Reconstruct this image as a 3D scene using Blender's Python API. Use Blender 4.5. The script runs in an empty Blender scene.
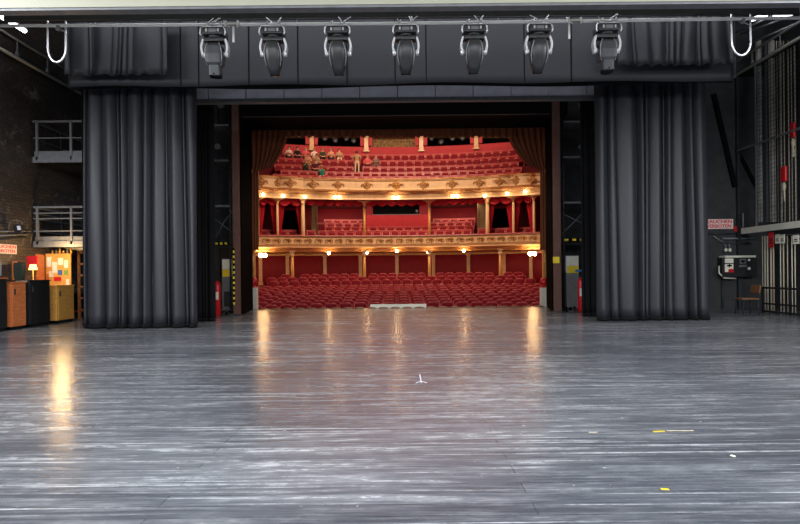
import bpy, bmesh, math, random
from mathutils import Vector, Matrix, Euler
C = bpy.context.scene.collection
PI = math.pi
rnd = random.Random(7)

# ------------------------------------------------------------ camera
FPX, HOR, CAMZ, ROLL = 533.0, 273.0, 1.3, -0.0100
cd = bpy.data.cameras.new('camera'); cam = bpy.data.objects.new('camera', cd); C.objects.link(cam)
cd.sensor_width = 36; cd.lens = 36 * FPX / 800; cd.shift_y = (HOR - 262) / 800; cd.clip_end = 200
Rm = Matrix.Rotation(PI/2, 3, 'X') @ Matrix.Rotation(ROLL, 3, 'Z')
cam.location = (0, 0, CAMZ); cam.rotation_euler = Rm.to_euler()
bpy.context.scene.camera = cam

def lin(r, g, b):
    f = lambda c: (c/255/12.92) if c/255 <= 0.04045 else ((c/255+0.055)/1.055)**2.4
    return (f(r), f(g), f(b), 1)

# ------------------------------------------------------------ world, lights, exposure
sc = bpy.context.scene
sc.view_settings.view_transform = 'Standard'; sc.view_settings.look = 'None'
sc.view_settings.gamma = 1; sc.view_settings.use_curve_mapping = False
sc.view_settings.exposure = 0.0
w = bpy.data.worlds.new('world'); sc.world = w; w.use_nodes = True
w.node_tree.nodes['Background'].inputs[0].default_value = (0.75, 0.85, 1, 1)
w.node_tree.nodes['Background'].inputs[1].default_value = 0.02
def area(name, loc, target, sx, sy, power, color):
    l = bpy.data.lights.new(name, 'AREA'); l.shape = 'RECTANGLE'; l.size = sx; l.size_y = sy
    l.energy = power; l.color = color
    o = bpy.data.objects.new(name, l); C.objects.link(o); o.location = loc
    d = Vector(target) - Vector(loc); o.rotation_euler = d.to_track_quat('-Z', 'Y').to_euler()
    return o
area('work_light_front', (0, -2.0, 6.0), (0, 13, 3.0), 16, 2.0, 800, (0.95, 0.97, 1))
area('added_side_light_left', (-9.6, 4.5, 6.0), (2, 14, 3.0), 1.2, 3.0, 650, (0.95, 0.97, 1))  # added side light, unseen, to bring out the curtain folds
area('added_side_light_right', (10.6, 4.5, 6.0), (-2, 14, 3.0), 1.2, 3.0, 650, (0.95, 0.97, 1))  # its added twin on the right, also unseen
area('work_light_near', (0, 1.2, 4.7), (0, 2.4, 0), 18, 2.0, 1500, (0.93, 0.96, 1))
area('work_light_bridge', (0, 10.4, 8.2), (0, 9.4, 0), 14, 0.8, 360, (0.9, 0.94, 1))
area('house_chandelier', (0, 29.0, 13.6), (0, 31, 0), 5, 5, 1500, (1, 0.76, 0.55))
area('unseen_house_rear_fill', (0, 38.0, 13.0), (0, 40.5, 8.0), 16, 1.0, 260, (1, 0.76, 0.56))  # unseen fill over the back of the upper gallery
for sx in (-1, 1): area('added_bay_wall_fill', (sx*4.1, 38.7, 5.9), (sx*4.1, 40.8, 4.5), 3.4, 0.3, 26, (1, 0.7, 0.5))  # added unseen fill that brightens the balcony rear wall
area('added_lower_balcony_fill', (0, 37.2, 6.1), (0, 37.8, 4), 11, 0.6, 120, (1, 0.76, 0.56))  # added unseen fill so the lower balcony seats show
area('added_rear_stalls_fill', (0, 36.3, 2.55), (0, 35.6, 0), 15, 0.5, 60, (1, 0.72, 0.5))  # added unseen fill under the balcony for the rear stalls

# ------------------------------------------------------------ pixel helpers
def ray(px, py):
    return Rm @ Vector(((px-400)/FPX, -(py-HOR)/FPX, -1))
def W(px, py, Y):
    d = ray(px, py); return Vector((0, 0, CAMZ)) + d * (Y / d.y)
def F(px, py):
    d = ray(px, py); return Vector((0, 0, CAMZ)) + d * (-CAMZ / d.z)
def X(px, py, x):
    d = ray(px, py); return Vector((0, 0, CAMZ)) + d * (x / d.x)
HC = Vector((0, 12, 0))                      # centre of the curved auditorium
def ang(px, R):                              # angle on circle R about HC that lands on column px
    k = (px-400)/FPX; lo, hi = -1.2, 1.2
    for _ in range(50):
        m = (lo+hi)/2
        if R*math.sin(m)/(12+R*math.cos(m)) < k: lo = m
        else: hi = m
    return (lo+hi)/2
def HP(a, R, z=0): return Vector((R*math.sin(a), 12+R*math.cos(a), z))
def zc(py, R): return CAMZ + (HOR-py)/FPX*(12+R)      # height seen at row py on the axis

# ------------------------------------------------------------ materials
MATS = {}
def pm(name, rgb, rough=0.6, metal=0.0, var=0.15, scale=8.0, spec=0.5, bump=0.0, emit=0.0, sheen=0.0, stretch=(1, 1, 1), coat=0):
    if name in MATS: return MATS[name]
    m = bpy.data.materials.new(name); m.use_nodes = True; MATS[name] = m
    nt = m.node_tree; b = nt.nodes['Principled BSDF']
    tc = nt.nodes.new('ShaderNodeTexCoord'); mp = nt.nodes.new('ShaderNodeMapping'); mp.inputs['Scale'].default_value = stretch
    nz = nt.nodes.new('ShaderNodeTexNoise'); nz.inputs['Scale'].default_value = scale; nz.inputs['Detail'].default_value = 5
    nt.links.new(tc.outputs['Object'], mp.inputs[0]); nt.links.new(mp.outputs[0], nz.inputs['Vector'])
    cr = nt.nodes.new('ShaderNodeValToRGB'); c = lin(*rgb)
    cr.color_ramp.elements[0].color = tuple(v*(1-var) for v in c[:3])+(1,); cr.color_ramp.elements[1].color = tuple(min(1, v*(1+var)) for v in c[:3])+(1,)
    cr.color_ramp.elements[0].position = 0.3; cr.color_ramp.elements[1].position = 0.7
    nt.links.new(nz.outputs['Fac'], cr.inputs[0]); nt.links.new(cr.outputs[0], b.inputs['Base Color'])
    b.inputs['Roughness'].default_value = rough; b.inputs['Metallic'].default_value = metal
    b.inputs['Specular IOR Level'].default_value = spec
    if sheen: b.inputs['Sheen Weight'].default_value = sheen; b.inputs['Sheen Roughness'].default_value = 0.4
    if coat: b.inputs['Coat Weight'].default_value = coat
    if emit: nt.links.new(cr.outputs[0], b.inputs['Emission Color']); b.inputs['Emission Strength'].default_value = emit
    if bump:
        bp = nt.nodes.new('ShaderNodeBump'); bp.inputs['Strength'].default_value = bump; bp.inputs['Distance'].default_value = 0.02
        nt.links.new(nz.outputs['Fac'], bp.inputs['Height']); nt.links.new(bp.outputs[0], b.inputs['Normal'])
    return m

def stage_floor_mat():
    m = bpy.data.materials.new('painted_stage_boards'); m.use_nodes = True
    nt = m.node_tree; N = nt.nodes; L = nt.links; b = N['Principled BSDF']
    tc = N.new('ShaderNodeTexCoord')
    def noise(sx, sy, detail=6, rough=0.6, off=0):
        mp = N.new('ShaderNodeMapping'); mp.inputs['Scale'].default_value = (sx, sy, 1); mp.inputs['Location'].default_value = (off, off*1.7, off)
        L.new(tc.outputs['Object'], mp.inputs[0]); n = N.new('ShaderNodeTexNoise'); n.inputs['Scale'].default_value = 1
        n.inputs['Detail'].default_value = detail; n.inputs['Roughness'].default_value = rough; L.new(mp.outputs[0], n.inputs['Vector']); return n.outputs['Fac']
    def ramp(src, p0, p1, v0=0, v1=1):
        r = N.new('ShaderNodeMapRange'); r.inputs[1].default_value = p0; r.inputs[2].default_value = p1
        r.inputs[3].default_value = v0; r.inputs[4].default_value = v1; L.new(src, r.inputs[0]); return r.outputs[0]
    def op(kind, a, b_):
        r = N.new('ShaderNodeMath'); r.operation = kind; r.use_clamp = True
        for i, v in enumerate((a, b_)):
            if isinstance(v, (int, float)): r.inputs[i].default_value = v
            else: L.new(v, r.inputs[i])
        return r.outputs[0]
    s1 = ramp(noise(0.8, 8, 10, 0.66), 0.48, 0.66)            # worn blotches drawn out along the boards
    s2 = ramp(noise(1.8, 30, 8, 0.7, 5), 0.46, 0.66)          # short fine streaks
    s3 = ramp(noise(0.28, 24, 6, 0.6, 13), 0.57, 0.68)        # long thin worn board edges
    patch = ramp(noise(0.20, 0.50, 4, 0.6, 9), 0.38, 0.62)    # broad worn zones
    sp = ramp(noise(13, 26, 3, 0.5, 3), 0.73, 0.77)           # paint chips
    sc1 = ramp(noise(6.0, 16.0, 6, 0.7, 20), 0.40, 0.60, 0.35, 1)
    wear = op('MULTIPLY', op('ADD', op('MULTIPLY', s1, 0.45), op('MULTIPLY', s2, 0.32)), op('ADD', op('MULTIPLY', patch, 0.6), 0.4))
    wear = op('MULTIPLY', wear, sc1)
    wear = op('MAXIMUM', wear, op('MULTIPLY', op('MULTIPLY', s3, sc1), 0.8))
    wear = op('MAXIMUM', wear, op('MULTIPLY', sp, 0.7))
    wear = op('ADD', wear, op('MULTIPLY', patch, 0.10))
    # board joints
    br = N.new('ShaderNodeTexBrick'); mb = N.new('ShaderNodeMapping'); mb.inputs['Location'].default_value = (1.37, 0.05, 0); L.new(tc.outputs['Object'], mb.inputs[0]); L.new(mb.outputs[0], br.inputs['Vector']); br.inputs['Scale'].default_value = 1
    br.inputs['Brick Width'].default_value = 4.2; br.inputs['Row Height'].default_value = 0.145; br.inputs['Mortar Size'].default_value = 0.004
    br.inputs['Color1'].default_value = (0.84, 0.84, 0.84, 1); br.inputs['Color2'].default_value = (1.12, 1.12, 1.12, 1); br.inputs['Mortar'].default_value = (0.55, 0.55, 0.55, 1)
    mix = N.new('ShaderNodeMix'); mix.data_type = 'RGBA'; L.new(wear, mix.inputs[0])
    mix.inputs[6].default_value = lin(68, 71, 78); mix.inputs[7].default_value = lin(206, 209, 213)
    mul = N.new('ShaderNodeMix'); mul.data_type = 'RGBA'; mul.blend_type = 'MULTIPLY'; mul.inputs[0].default_value = 1
    L.new(mix.outputs[2], mul.inputs[6]); L.new(br.outputs['Color'], mul.inputs[7]); L.new(mul.outputs[2], b.inputs['Base Color'])
    L.new(ramp(wear, 0, 1, 0.22, 0.40), b.inputs['Roughness']); b.inputs['Specular IOR Level'].default_value = 0.85
    bp = N.new('ShaderNodeBump'); bp.inputs['Strength'].default_value = 0.10; bp.inputs['Distance'].default_value = 0.003
    L.new(wear, bp.inputs['Height']); L.new(bp.outputs[0], b.inputs['Normal'])
    return m

def brick_mat():
    m = bpy.data.materials.new('sooty_brick'); m.use_nodes = True
    nt = m.node_tree; N = nt.nodes; L = nt.links; b = N['Principled BSDF']; tc = N.new('ShaderNodeTexCoord')
    mp = N.new('ShaderNodeMapping'); mp.inputs['Rotation'].default_value = (0, PI/2, 0); L.new(tc.outputs['Object'], mp.inputs[0])
    cx = N.new('ShaderNodeSeparateXYZ'); cb = N.new('ShaderNodeCombineXYZ'); L.new(tc.outputs['Object'], cx.inputs[0])
    L.new(cx.outputs[1], cb.inputs[0]); L.new(cx.outputs[2], cb.inputs[1])
    br = N.new('ShaderNodeTexBrick'); L.new(cb.outputs[0], br.inputs['Vector']); br.inputs['Scale'].default_value = 1
    br.inputs['Brick Width'].default_value = 0.27; br.inputs['Row Height'].default_value = 0.085; br.inputs['Mortar Size'].default_value = 0.008
    br.inputs['Color1'].default_value = lin(58, 54, 51); br.inputs['Color2'].default_value = lin(78, 66, 60); br.inputs['Mortar'].default_value = lin(30, 29, 28)
    nz = N.new('ShaderNodeTexNoise'); nz.inputs['Scale'].default_value = 2.2; nz.inputs['Detail'].default_value = 9; nz.inputs['Roughness'].default_value = 0.75; nz.inputs['Distortion'].default_value = 1.2
    L.new(tc.outputs['Object'], nz.inputs['Vector'])
    mr = N.new('ShaderNodeMapRange'); mr.inputs[1].default_value = 0.56; mr.inputs[2].default_value = 0.74; L.new(nz.outputs['Fac'], mr.inputs[0])
    mix = N.new('ShaderNodeMix'); mix.data_type = 'RGBA'; L.new(mr.outputs[0], mix.inputs[0]); L.new(br.outputs['Color'], mix.inputs[6]); mix.inputs[7].default_value = lin(140, 136, 134)
    L.new(mix.outputs[2], b.inputs['Base Color']); b.inputs['Roughness'].default_value = 0.55
    bp = N.new('ShaderNodeBump'); bp.inputs['Strength'].default_value = 0.6; bp.inputs['Distance'].default_value = 0.01
    L.new(br.outputs['Fac'], bp.inputs['Height']); bp.invert = True; L.new(bp.outputs[0], b.inputs['Normal'])
    return m

M_floor = stage_floor_mat(); M_brick = brick_mat()
M_blackwall = pm('black_painted_wall', (48, 50, 52), 0.7, var=0.3, scale=3, bump=0.2)
M_reveal = pm('black_reveal_paint', (8, 8, 8), 1.0, var=0.3, scale=3, spec=0.02)
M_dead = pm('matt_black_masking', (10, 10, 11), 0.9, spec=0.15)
M_cloth = pm('black_stage_velvet', (44, 45, 51), 0.52, var=0.12, scale=30, spec=0.45)
M_cloth2 = pm('deep_black_stage_velvet', (20, 20, 23), 0.9, var=0.12, scale=30, spec=0.15)
M_cream = pm('cream_paint', (170, 170, 152), 0.6, var=0.03, scale=2)
M_grey = pm('grey_steel', (120, 122, 126), 0.5, metal=0.3, var=0.12)
M_lav = pm('pale_grey_panel', (222, 222, 234), 0.6, var=0.08, scale=4)
M_dgrey = pm('dark_steel', (52, 54, 58), 0.5, metal=0.3)
M_silver = pm('bright_aluminium', (225, 226, 230), 0.32, metal=0.75, var=0.05)
M_pgrey = pm('worn_pale_steel', (176, 174, 168), 0.5, var=0.3, scale=3)
M_white = pm('white_bar_paint', (244, 244, 246), 0.35, var=0.03)
M_black = pm('black_plastic', (30, 31, 33), 0.42, var=0.15)
M_blackg = pm('gloss_black', (14, 14, 16), 0.15)
M_rust = pm('brown_oxide_paint', (92, 60, 50), 0.6, var=0.2, scale=4)
M_wood = pm('light_varnished_wood', (226, 168, 84), 0.45, var=0.15, scale=6, stretch=(1, 1, 8))
M_owood = pm('orange_stained_wood', (196, 112, 62), 0.5, var=0.2, scale=6, stretch=(1, 1, 6))
M_bwood = pm('brown_wood', (132, 90, 60), 0.5, var=0.2, scale=8)
M_pale = pm('off_white_paint', (222, 220, 206), 0.6, var=0.06)
M_paper = pm('white_paper', (236, 232, 214), 0.7, var=0.04)
M_yell = pm('yellow_sign_paint', (232, 204, 40), 0.5, var=0.05)
M_red = pm('red_enamel', (200, 24, 34), 0.4, var=0.08)
M_blue = pm('blue_plastic', (60, 110, 170), 0.5)
M_rope = pm('pale_rope', (196, 182, 158), 0.8, var=0.15, scale=40)
M_gold = pm('gilded_cream_stucco', (228, 184, 128), 0.42, var=0.14, scale=5, coat=0.2)
M_cream_s = pm('cream_stucco', (236, 196, 146), 0.5, var=0.1, scale=4)
M_bronze = pm('dark_gilding', (196, 144, 88), 0.4, metal=0.35, var=0.25, scale=20)
M_ochre = pm('ochre_gilding', (210, 150, 78), 0.4, metal=0.25, var=0.25, scale=14)
M_velvet = pm('crimson_velvet', (124, 3, 24), 0.75, var=0.2, scale=20, spec=0.25)
M_seatframe = pm('varnished_red_seat_frame', (204, 74, 72), 0.35, var=0.1)
M_brass = pm('brass_fitting', (236, 190, 130), 0.3, metal=0.7)
M_redwall = pm('dark_red_wall_fabric', (140, 10, 28), 0.7, var=0.1, scale=3)
M_redwall2 = pm('red_painted_wall', (190, 34, 44), 0.6, var=0.08, scale=3)
M_carpet = pm('wine_carpet', (96, 8, 18), 0.9, var=0.15, scale=30)
M_swag = pm('bright_red_drape', (200, 20, 50), 0.6, var=0.15, scale=12)
M_bcurt = pm('brown_velvet_drape', (138, 74, 42), 0.75, var=0.2, scale=30)
M_olive = pm('olive_grey_panelling', (150, 128, 84), 0.6, var=0.12)
M_globe = pm('lit_opal_globe', (255, 220, 168), 0.4, emit=24, var=0.0)
M_tube = pm('lit_fluorescent_tube', (244, 248, 255), 0.4, emit=6, var=0.0)
M_warm = pm('lit_warm_shade', (255, 196, 100), 0.5, emit=5, var=0.0)

# ------------------------------------------------------------ mesh helpers
def frame_of(d):
    d = d.normalized(); u = d.orthogonal().normalized()
    if abs(d.z) < 0.95: u = d.cross(Vector((0, 0, 1))).normalized()
    return u, d.cross(u).normalized()
def box(bm, c, s, rot=None, mi=0, bev=0.0):
    c = Vector(c); mat = Matrix.Translation(c)
    if rot is not None: mat = mat @ (rot.to_4x4() if isinstance(rot, Matrix) else Euler(rot).to_matrix().to_4x4())
    r = bmesh.ops.create_cube(bm, size=1, matrix=mat @ Matrix.Diagonal((s[0], s[1], s[2], 1)))
    vs = r['verts']; fs = {f for v in vs for f in v.link_faces}
    for f in fs: f.material_index = mi
    if bev:
        es = list({e for v in vs for e in v.link_edges})
        rr = bmesh.ops.bevel(bm, geom=es, offset=bev, segments=2, affect='EDGES', profile=0.6)
        for f in rr['faces']: f.material_index = mi
def boxmm(bm, a, b, mi=0, bev=0):
    a = Vector(a); b = Vector(b); s = b-a
    box(bm, (a+b)/2, (abs(s.x), abs(s.y), abs(s.z)), mi=mi, bev=bev)
def tube(bm, pts, r, seg=8, mi=0, cap=True):
    pts = [Vector(p) for p in pts]; rings = []
    rs = r if isinstance(r, (list, tuple)) else [r]*len(pts)
    u = None
    for i, p in enumerate(pts):
        d = (pts[min(i+1, len(pts)-1)] - pts[max(i-1, 0)]).normalized()
        if u is None: u, v = frame_of(d)
        else:
            u = (u - d*u.dot(d)).normalized(); v = d.cross(u)
        rings.append([bm.verts.new(p + (u*math.cos(t)+v*math.sin(t))*rs[i]) for t in [2*PI*k/seg for k in range(seg)]])
    for a, b in zip(rings, rings[1:]):
        for k in range(seg):
            f = bm.faces.new((a[k], a[(k+1) % seg], b[(k+1) % seg], b[k])); f.material_index = mi; f.smooth = True
    if cap:
        for rg in (rings[0][::-1], rings[-1]):
            f = bm.faces.new(rg); f.material_index = mi
def ball(bm, c, r, mi=0, seg=10, ring=7):
    if isinstance(r, (int, float)): r = (r, r, r)
    res = bmesh.ops.create_uvsphere(bm, u_segments=seg, v_segments=ring, radius=1, matrix=Matrix.Translation(Vector(c)) @ Matrix.Diagonal((*r, 1)))
    for f in {f for v in res['verts'] for f in v.link_faces}: f.material_index = mi; f.smooth = True
def lathe(bm, c, prof, seg=14, mi=0):
    c = Vector(c); rings = [[bm.verts.new(c + Vector((r*math.cos(2*PI*k/seg), r*math.sin(2*PI*k/seg), z))) for k in range(seg)] for r, z in prof]
    for a, b in zip(rings, rings[1:]):
        for k in range(seg):
            f = bm.faces.new((a[k], a[(k+1) % seg], b[(k+1) % seg], b[k])); f.material_index = mi; f.smooth = True
    for rg in (rings[0][::-1], rings[-1]):
        f = bm.faces.new(rg); f.material_index = mi
def grid(bm, fn, nu, nv, mi=0, smooth=True, closed_u=False):
    V = [[bm.verts.new(fn(i/nu, j/nv)) for i in range(nu + (0 if closed_u else 1))] for j in range(nv+1)]
    n = nu
    for j in range(nv):
        for i in range(n):
            i2 = (i+1) % nu if closed_u else i+1
            f = bm.faces.new((V[j][i], V[j][i2], V[j+1][i2], V[j+1][i])); f.smooth = smooth; f.material_index = mi
    return V
def sweep(bm, prof, a0, a1, n, R=0.0, mi=0, smooth=True, mod=None, center=HC):
    """closed profile [(radius offset, z)] swept along the auditorium curve"""
    rings = []
    for i in range(n+1):
        a = a0 + (a1-a0)*i/n; ring = []
        for k, (dr, z) in enumerate(prof):
            e = mod(a, k) if mod else 0
            rr = R+dr-e
            ring.append(bm.verts.new((rr*math.sin(a), center.y+rr*math.cos(a), z)))
        rings.append(ring)
    m = len(prof)
    for a, b in zip(rings, rings[1:]):
        for k in range(m):
            f = bm.faces.new((a[k], a[(k+1) % m], b[(k+1) % m], b[k])); f.material_index = mi; f.smooth = False
    bm.faces.new(rings[0][::-1]).material_index = mi; bm.faces.new(rings[-1]).material_index = mi
def obj(name, bm, mats, parent=None, loc=None, solid=0.0, fix=True):
    if fix and not solid: bmesh.ops.recalc_face_normals(bm, faces=bm.faces)
    me = bpy.data.meshes.new(name); bm.to_mesh(me); bm.free()
    for m in (mats if isinstance(mats, (list, tuple)) else [mats]): me.materials.append(m)
    o = bpy.data.objects.new(name, me); C.objects.link(o)
    if parent: o.parent = parent
    if loc is not None: o.location = loc
    if solid:
        s = o.modifiers.new('thickness', 'SOLIDIFY'); s.thickness = solid; s.offset = 0
    return o
def B(): return bmesh.new()
def thing(name, label, cat, loc=(0, 0, 0), rz=0, group=None):
    o = bpy.data.objects.new(name, None); C.objects.link(o); o.location = loc; o.rotation_euler = (0, 0, rz)
    o.empty_display_size = 0.2; o['label'] = label; o['category'] = cat
    if group: o['group'] = group
    return o
def tag(o, label, cat, group=None):
    o['label'] = label; o['category'] = cat
    if group: o['group'] = group
    return o
def struct(name, bm, mats, parent=None, **k):
    o = obj(name, bm, mats, parent, **k)
    if not parent: o['kind'] = 'structure'
    return o
def dup(root, loc, rz, label, group=None):
    r = root.copy(); C.objects.link(r); r.location = loc; r.rotation_euler = (0, 0, rz); r['label'] = label
    if group: r['group'] = group
    for ch in list(root.children):
        c = ch.copy(); C.objects.link(c); c.parent = r
        for g in list(ch.children):
            d = g.copy(); C.objects.link(d); d.parent = c
    return r
def put(root, name, bm, mats, solid=0.0):
    """a part whose mesh was drawn in world space, moved into its thing's frame"""
    bmesh.ops.translate(bm, verts=bm.verts, vec=-Vector(root.location))
    return obj(name, bm, mats, root, solid=solid)
def onemesh(name, bm, mats, label, cat, group=None, solid=0.0):
    """single-mesh thing with its origin at the middle of its base"""
    lo = Vector([min(v.co[i] for v in bm.verts) for i in range(3)]); hi = Vector([max(v.co[i] for v in bm.verts) for i in range(3)])
    c = Vector(((lo.x+hi.x)/2, (lo.y+hi.y)/2, lo.z)); bmesh.ops.translate(bm, verts=bm.verts, vec=-c)
    return tag(obj(name, bm, mats, loc=c, solid=solid), label, cat, group)
def text_mesh(name, body, size, mat, parent, loc, rot, sx=1.0, ext=0.003):
    cu = bpy.data.curves.new('t', 'FONT'); cu.body = body; cu.size = size; cu.align_x = 'CENTER'; cu.align_y = 'CENTER'; cu.extrude = ext; cu.offset = size*0.02; cu.resolution_u = 3
    to = bpy.data.objects.new('t', cu); C.objects.link(to)
    bpy.context.view_layer.update()
    me = bpy.data.meshes.new_from_object(to.evaluated_get(bpy.context.evaluated_depsgraph_get()))
    bpy.data.objects.remove(to); me.materials.clear(); me.materials.append(mat)
    o = bpy.data.objects.new(name, me); C.objects.link(o); o.parent = parent; o.location = loc; o.rotation_euler = rot; o.scale = (sx, 1, 1)
    return o
ORD = ['front', 'second', 'third', 'fourth', 'fifth', 'sixth', 'seventh', 'eighth', 'ninth', 'tenth', 'eleventh', 'twelfth', 'thirteenth', 'fourteenth', 'fifteenth', 'sixteenth',
       'seventeenth', 'eighteenth', 'nineteenth', 'twentieth'] + ['twenty-'+s for s in ('first', 'second', 'third', 'fourth', 'fifth', 'sixth', 'seventh', 'eighth', 'ninth')] + ['thirtieth'] + ['thirty-'+s for s in ('first', 'second', 'third', 'fourth', 'fifth', 'sixth')]
def nth(i): return 'first' if i == 0 else ORD[i]

# ============================================================ STRUCTURE: stage house
LX, RX, SY = -10.5, 12.4, 19.85
bm = B(); boxmm(bm, (LX-0.3, -8, -0.3), (RX+0.3, SY, 0)); struct('floor', bm, M_floor)
bm = B(); boxmm(bm, (LX-0.3, -8, 0), (LX, 20.2, 14)); struct('wall_left', bm, M_brick)
bm = B(); boxmm(bm, (RX, -8, 0), (RX+0.3, 20.2, 14)); struct('wall_right', bm, M_blackwall)
bm = B(); boxmm(bm, (LX, -8.3, 0), (RX, -8, 14)); struct('wall_rear_of_stage', bm, M_blackwall)
bm = B(); boxmm(bm, (LX, -8, 14), (RX, 20.2, 14.3)); struct('ceiling', bm, M_dead)
# proscenium wall: two piers and a header, with black reveals
PYW = 18.9
bm = B(); boxmm(bm, (LX, PYW, 0), (-5.70, 20.2, 14)); struct('wall_proscenium_left', bm, M_blackwall)
bm = B(); boxmm(bm, (5.70, PYW, 0), (RX, 20.2, 14)); struct('wall_proscenium_right', bm, M_blackwall)
zh = W(400, 129.0, 20.2).z
bm = B(); boxmm(bm, (-5.70, PYW, zh), (5.70, 20.2, 14)); struct('wall_proscenium_header', bm, M_dead)
# wing wall to the right of the opening where the desk and chair stand
bm = B(); boxmm(bm, (8.6, 18.0, 0), (RX, 18.3, 9.5)); struct('wall_right_wing', bm, M_blackwall)
# cream bulkhead close above the stage
zb = W(400, 10.2, 8.5).z
bm = B(); boxmm(bm, (LX+0.05, 8.3, zb), (RX-0.05, 8.5, zb+1.4))
struct('trim_1', bm, M_cream)
bm = B()
boxmm(bm, (LX+0.05, 8.32, zb-0.035), (RX-0.05, 8.48, zb)); struct('trim_2', bm, M_grey)

# ============================================================ STRUCTURE: auditorium
HA = 0.50                                      # half angle of the curved rear
AX = 11.6
def hz(R):                                     # stalls floor height by radius
    R = max(R, 10)
    return (0.03 + (R-10.5)*0.0725 if R < 18.9 else 0.64 + (R-18.9)*0.2) - 0.92
bm = B()
prof = [(10-0.9, -1.35), (10-0.9, hz(9)), (18.9, hz(18.9)), (22.6, hz(22.6)), (27.4, hz(22.6)+0.1), (27.4, -1.35)]
sweep(bm, prof, -0.75, 0.75, 40); struct('floor_stalls', bm, M_carpet)
bm = B(); boxmm(bm, (-AX, 20.1, -2.4), (AX, 42.5, -1.36)); struct('floor_pit', bm, M_carpet)
bm = B()
grid(bm, lambda u, v: HP(-HA-0.12+(2*HA+0.24)*u, 27.0, -0.2+3.6*v), 40, 1); struct('wall_stalls_rear', bm, M_redwall, solid=0.1)
bm = B()
grid(bm, lambda u, v: HP(-HA+2*HA*u, 29.2, 3.0+4.3*v), 40, 1); struct('wall_balcony_rear', bm, M_redwall, solid=0.1)
for s, nm in ((-1, 'left'), (1, 'right')):
    bm = B(); boxmm(bm, (s*AX, 20.2, -1.3), (s*(AX+0.3), 42.5, 14.2)); struct('wall_auditorium_'+nm, bm, M_redwall)
bm = B(); boxmm(bm, (-AX, 20.2, 14.2), (AX, 44, 14.5)); struct('ceiling_auditorium', bm, M_cream_s)
# rear wall of the upper gallery: dado below the openings, header above, darkness behind
RG = 29.4
zd, zt = zc(147, RG), zc(135.5, RG)
bm = B(); sweep(bm, [(0, 9.2), (0.3, 9.2), (0.3, zd), (0, zd)], -HA, HA, 48, RG); struct('wall_gallery_rear', bm, M_redwall2)
bm = B(); sweep(bm, [(0, zt), (0.3, zt), (0.3, 14.1), (0, 14.1)], -HA, HA, 48, RG); struct('wall_gallery_header', bm, M_redwall2)
bm = B(); sweep(bm, [(1.6, 9.2), (1.7, 9.2), (1.7, 14.1), (1.6, 14.1)], -HA, HA, 40, RG); struct('wall_lighting_room', bm, M_dead)

# pilasters between the gallery openings
for k, px in enumerate((252, 313, 367.5, 422.5, 477.5, 540)):
    a = ang(px, RG-0.05); c = HP(a, RG-0.06, zd-0.38); t = thing('gallery_pillar', '', 'pillar', c, -a)
    place = ['hidden leftmost', 'behind the seated group', 'behind the pink-shirted visitor', 'right of centre', 'third from the right curtain', 'beside the right drape'][k]
    t['label'] = 'cream and gold gallery rear pillar, ' + (('leftmost, above the seated group'), ('leftmost, above the seated group'), ('second from the left, near the standing visitor'), ('second from the right, above empty seats'), ('rightmost, nearest the right brown drape'), ('far right'))[k]
    if px in (252, 540): bpy.data.objects.remove(t); continue
    bm = B(); box(bm, (0, 0, (zt-zd+0.6)/2), (0.33, 0.12, zt-zd+0.6), bev=0.01)
    box(bm, (0, -0.02, 0.04), (0.5, 0.16, 0.08)); box(bm, (0, -0.02, zt-zd+0.5), (0.52, 0.18, 0.1)); box(bm, (0, -0.02, zt-zd+0.42), (0.46, 0.16, 0.04))
    obj('shaft', bm, M_gold, t)
    for s in (-1, 1):
        bm = B(); box(bm, (s*0.33, 0.03, (zt-zd+0.4)/2+0.35), (0.26, 0.10, zt-zd+0.2)); obj('red_jamb', bm, M_redwall2, t)
# painted panel seen through the middle opening
a0, a1 = ang(372, RG+0.6), ang(418, RG+0.6)
bm = B(); sweep(bm, [(0, zd-0.2), (0.06, zd-0.2), (0.06, zt+0.3), (0, zt+0.3)], a0, a1, 10, RG+0.6)
pan = onemesh('decorated_panel', bm, pm('mottled_olive_gilding', (130, 96, 48), 0.6, var=0.75, scale=6, metal=0.2), 'mottled olive and gold panel in the middle gallery opening', 'panel')
# house spotlights in the dark openings either side of it
bm0 = None
spots = [(326, 139.5, 'first'), (336.5, 141, 'second'), (347.5, 139, 'third'), (355, 141, 'fourth'), (433, 139, 'first'), (442.5, 143, 'second'), (454, 140, 'third'), (464, 140, 'fourth')]
for k, (px, py, w_) in enumerate(spots):
    R = RG+0.75; a = ang(px, R); z = zc(py, R); p = HP(a, R, z)
    t = thing('house_spotlight', '%s spotlight from the left in the dark gallery opening %s of centre' % (w_, 'left' if k < 4 else 'right'), 'spotlight', p, -a, 'spotlights in the gallery openings')
    bm = B(); tube(bm, [(0, -0.22, -0.05), (0, 0.2, 0.05)], [0.17, 0.13], 12); obj('barrel', bm, M_dgrey, t)
    bm = B(); tube(bm, [(0, -0.235, -0.055), (0, -0.215, -0.05)], [0.17, 0.19], 12, cap=False); ball(bm, (0, -0.2, -0.05), (0.12, 0.03, 0.12)); obj('lens_ring', bm, M_grey, t)
    bm = B(); tube(bm, [(0.2, 0, 0), (0.2, 0, 0.25), (0, 0, 0.32), (-0.2, 0, 0.25), (-0.2, 0, 0)], 0.018, 6); tube(bm, [(0, 0, 0.32), (0, 0, zt+0.1-z)], 0.02, 6); obj('yoke', bm, M_dgrey, t)
bm = B(); tube(bm, [HP(-0.33+0.66*i/24, RG+0.75, zt+0.1) for i in range(25)], 0.03, 6)
for i in range(7): q_ = HP(-0.3+0.1*i, RG+0.75, zt+0.1); tube(bm, [q_, Vector((q_.x, q_.y, 14.2))], 0.015, 5)
onemesh('lighting_pipe', bm, M_dgrey, 'dark curved pipe carrying the spotlights behind the gallery openings', 'pipe')

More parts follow.
